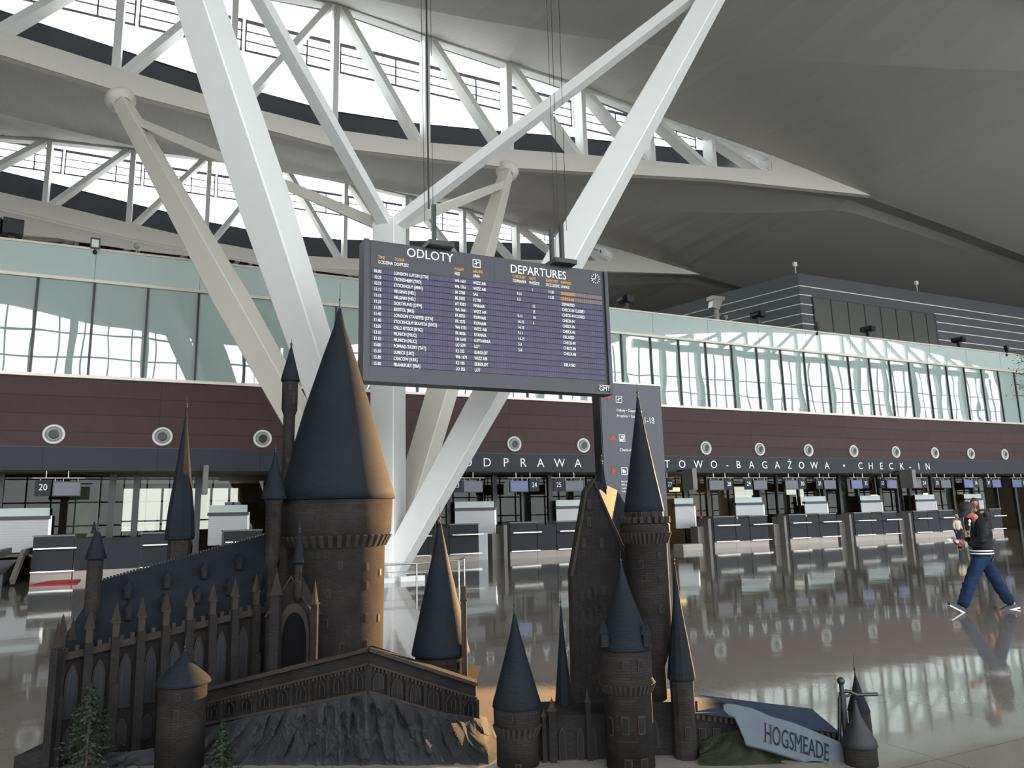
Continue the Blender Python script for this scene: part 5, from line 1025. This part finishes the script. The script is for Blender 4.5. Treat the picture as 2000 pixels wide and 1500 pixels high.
hand(man, jp(1884, 1064, D-.13), left+ZV*.12+FH*.2, ZV+FH*.2, 1.25, .6); hand(man, jp(1875, 1057, D+.06), left-FH*.3+ZV*.0, -ZV*.1+ZV-FH*.1, 1.2, .7)
p0, p1, p2, p3 = jp(1849, 1054, D-.08), jp(1872, 1060, D-.1), jp(1878, 1056, D+.06), jp(1858, 1052, D+.08)
solo('paper_sheet', MB().prism([p0, p1, p2, p3], (0, 0, .003)), LETTER, 'white sheet of paper held in the hands of the walking man', 'paper', (p0+p2)/2)
# woman far behind him and small figure by the desks
def stander(px, pyh, pyf, d, lb, hair, top, legs, face, arms=True, longh=False):
    f0 = onD(px, pyf, d); f0.z = 0; H_ = Zat(px, pyh, d); t = thing('person', lb, 'person', f0); sc = H_/1.7
    face = face.normalized(); sdv = face.cross(ZV).normalized(); P = lambda a, b_, c_: f0+(sdv*a+face*b_)*sc+Vector((0, 0, c_*sc))
    B = {'pel': (P(0, 0, .92), .1*sc), 'ch': (P(0, 0, 1.28), .11*sc), 'nk': (P(0, 0, 1.46), .05*sc), 'hd': (P(0, .01, 1.54), .05*sc)}; E = [('pel', 'ch'), ('ch', 'nk'), ('nk', 'hd')]
    for q, n_ in ((-1, 'l'), (1, 'r')):
        B['s'+n_] = (P(.17*q, 0, 1.38), .045*sc); B['e'+n_] = (P(.22*q, -.02, 1.1), .036*sc); B['w'+n_] = (P(.21*q, .08, .88), .027*sc); B['h'+n_] = (P(.09*q, 0, .86), .075*sc); B['k'+n_] = (P(.1*q, .05*q, .48), .052*sc); B['a'+n_] = (P(.1*q, .08*q, .07), .04*sc); B['f'+n_] = (P(.1*q, .08*q+.13, .035), .03*sc)
        E += [('ch', 's'+n_), ('s'+n_, 'e'+n_), ('e'+n_, 'w'+n_), ('pel', 'h'+n_), ('h'+n_, 'k'+n_), ('k'+n_, 'a'+n_), ('a'+n_, 'f'+n_)]
    skin_mesh('body', SKIN, t, B, E, 1)
    C_ = {'ch': (P(0, 0, 1.28), .145*sc, .16*sc), 'wa': (P(0, 0, 1.02), .15*sc), 'hm': (P(0, 0, .84), .16*sc), 'nk': (P(0, 0, 1.43), .07*sc)}; CE = [('ch', 'wa'), ('wa', 'hm'), ('ch', 'nk')]; G = {'pel': (P(0, 0, .88), .13*sc)}; GE = []
    for q, n_ in ((-1, 'l'), (1, 'r')):
        C_['s'+n_] = (P(.17*q, 0, 1.37), .065*sc); C_['e'+n_] = (P(.22*q, -.02, 1.1), .055*sc); C_['w'+n_] = (P(.21*q, .07, .92), .042*sc); CE += [('ch', 's'+n_), ('s'+n_, 'e'+n_), ('e'+n_, 'w'+n_)]
        G['h'+n_] = (P(.09*q, 0, .82), .095*sc); G['k'+n_] = (P(.1*q, .05*q, .48), .07*sc); G['a'+n_] = (P(.1*q, .08*q, .1), .06*sc); GE += [('pel', 'h'+n_), ('h'+n_, 'k'+n_), ('k'+n_, 'a'+n_)]
        MB().beam(P(.1*q, .08*q-.07, .04), P(.1*q, .08*q+.18, .035), .09*sc, .075*sc, .07*sc, .05*sc, bev=.3).build('shoe', BLACK, t); hand(t, P(.21*q, .08, .88), -ZV*.9+face*.3, face, sc, .4)
    skin_mesh('coat', top, t, C_, CE, 1); skin_mesh('trousers', legs, t, G, GE, 1)
    sculpt_head(t, P(0, .02, 1.585), face, ZV, .095*sc, hair)
    if longh: MB().lathe(P(0, -.04, 1.3), [(.02, 0), (.09, .05), (.10, .2), (.10, .34), (.06, .4)], 14).build('long_hair', hair, t)
    return t
stander(1873, 1004, 1054, 31.0, 'distant figure in cream jacket and red top by the desks, left of the walking man', BLOND, mat('cream_jacket', (206, 190, 160), .8), JEANS, Vector((-.2, -1, 0)))
stander(1919, 971, 1100, 19.5, 'dark-haired woman mostly hidden behind the head of the walking man', HAIR, JKT, JKT, Vector((-1, -.6, 0)), longh=True)
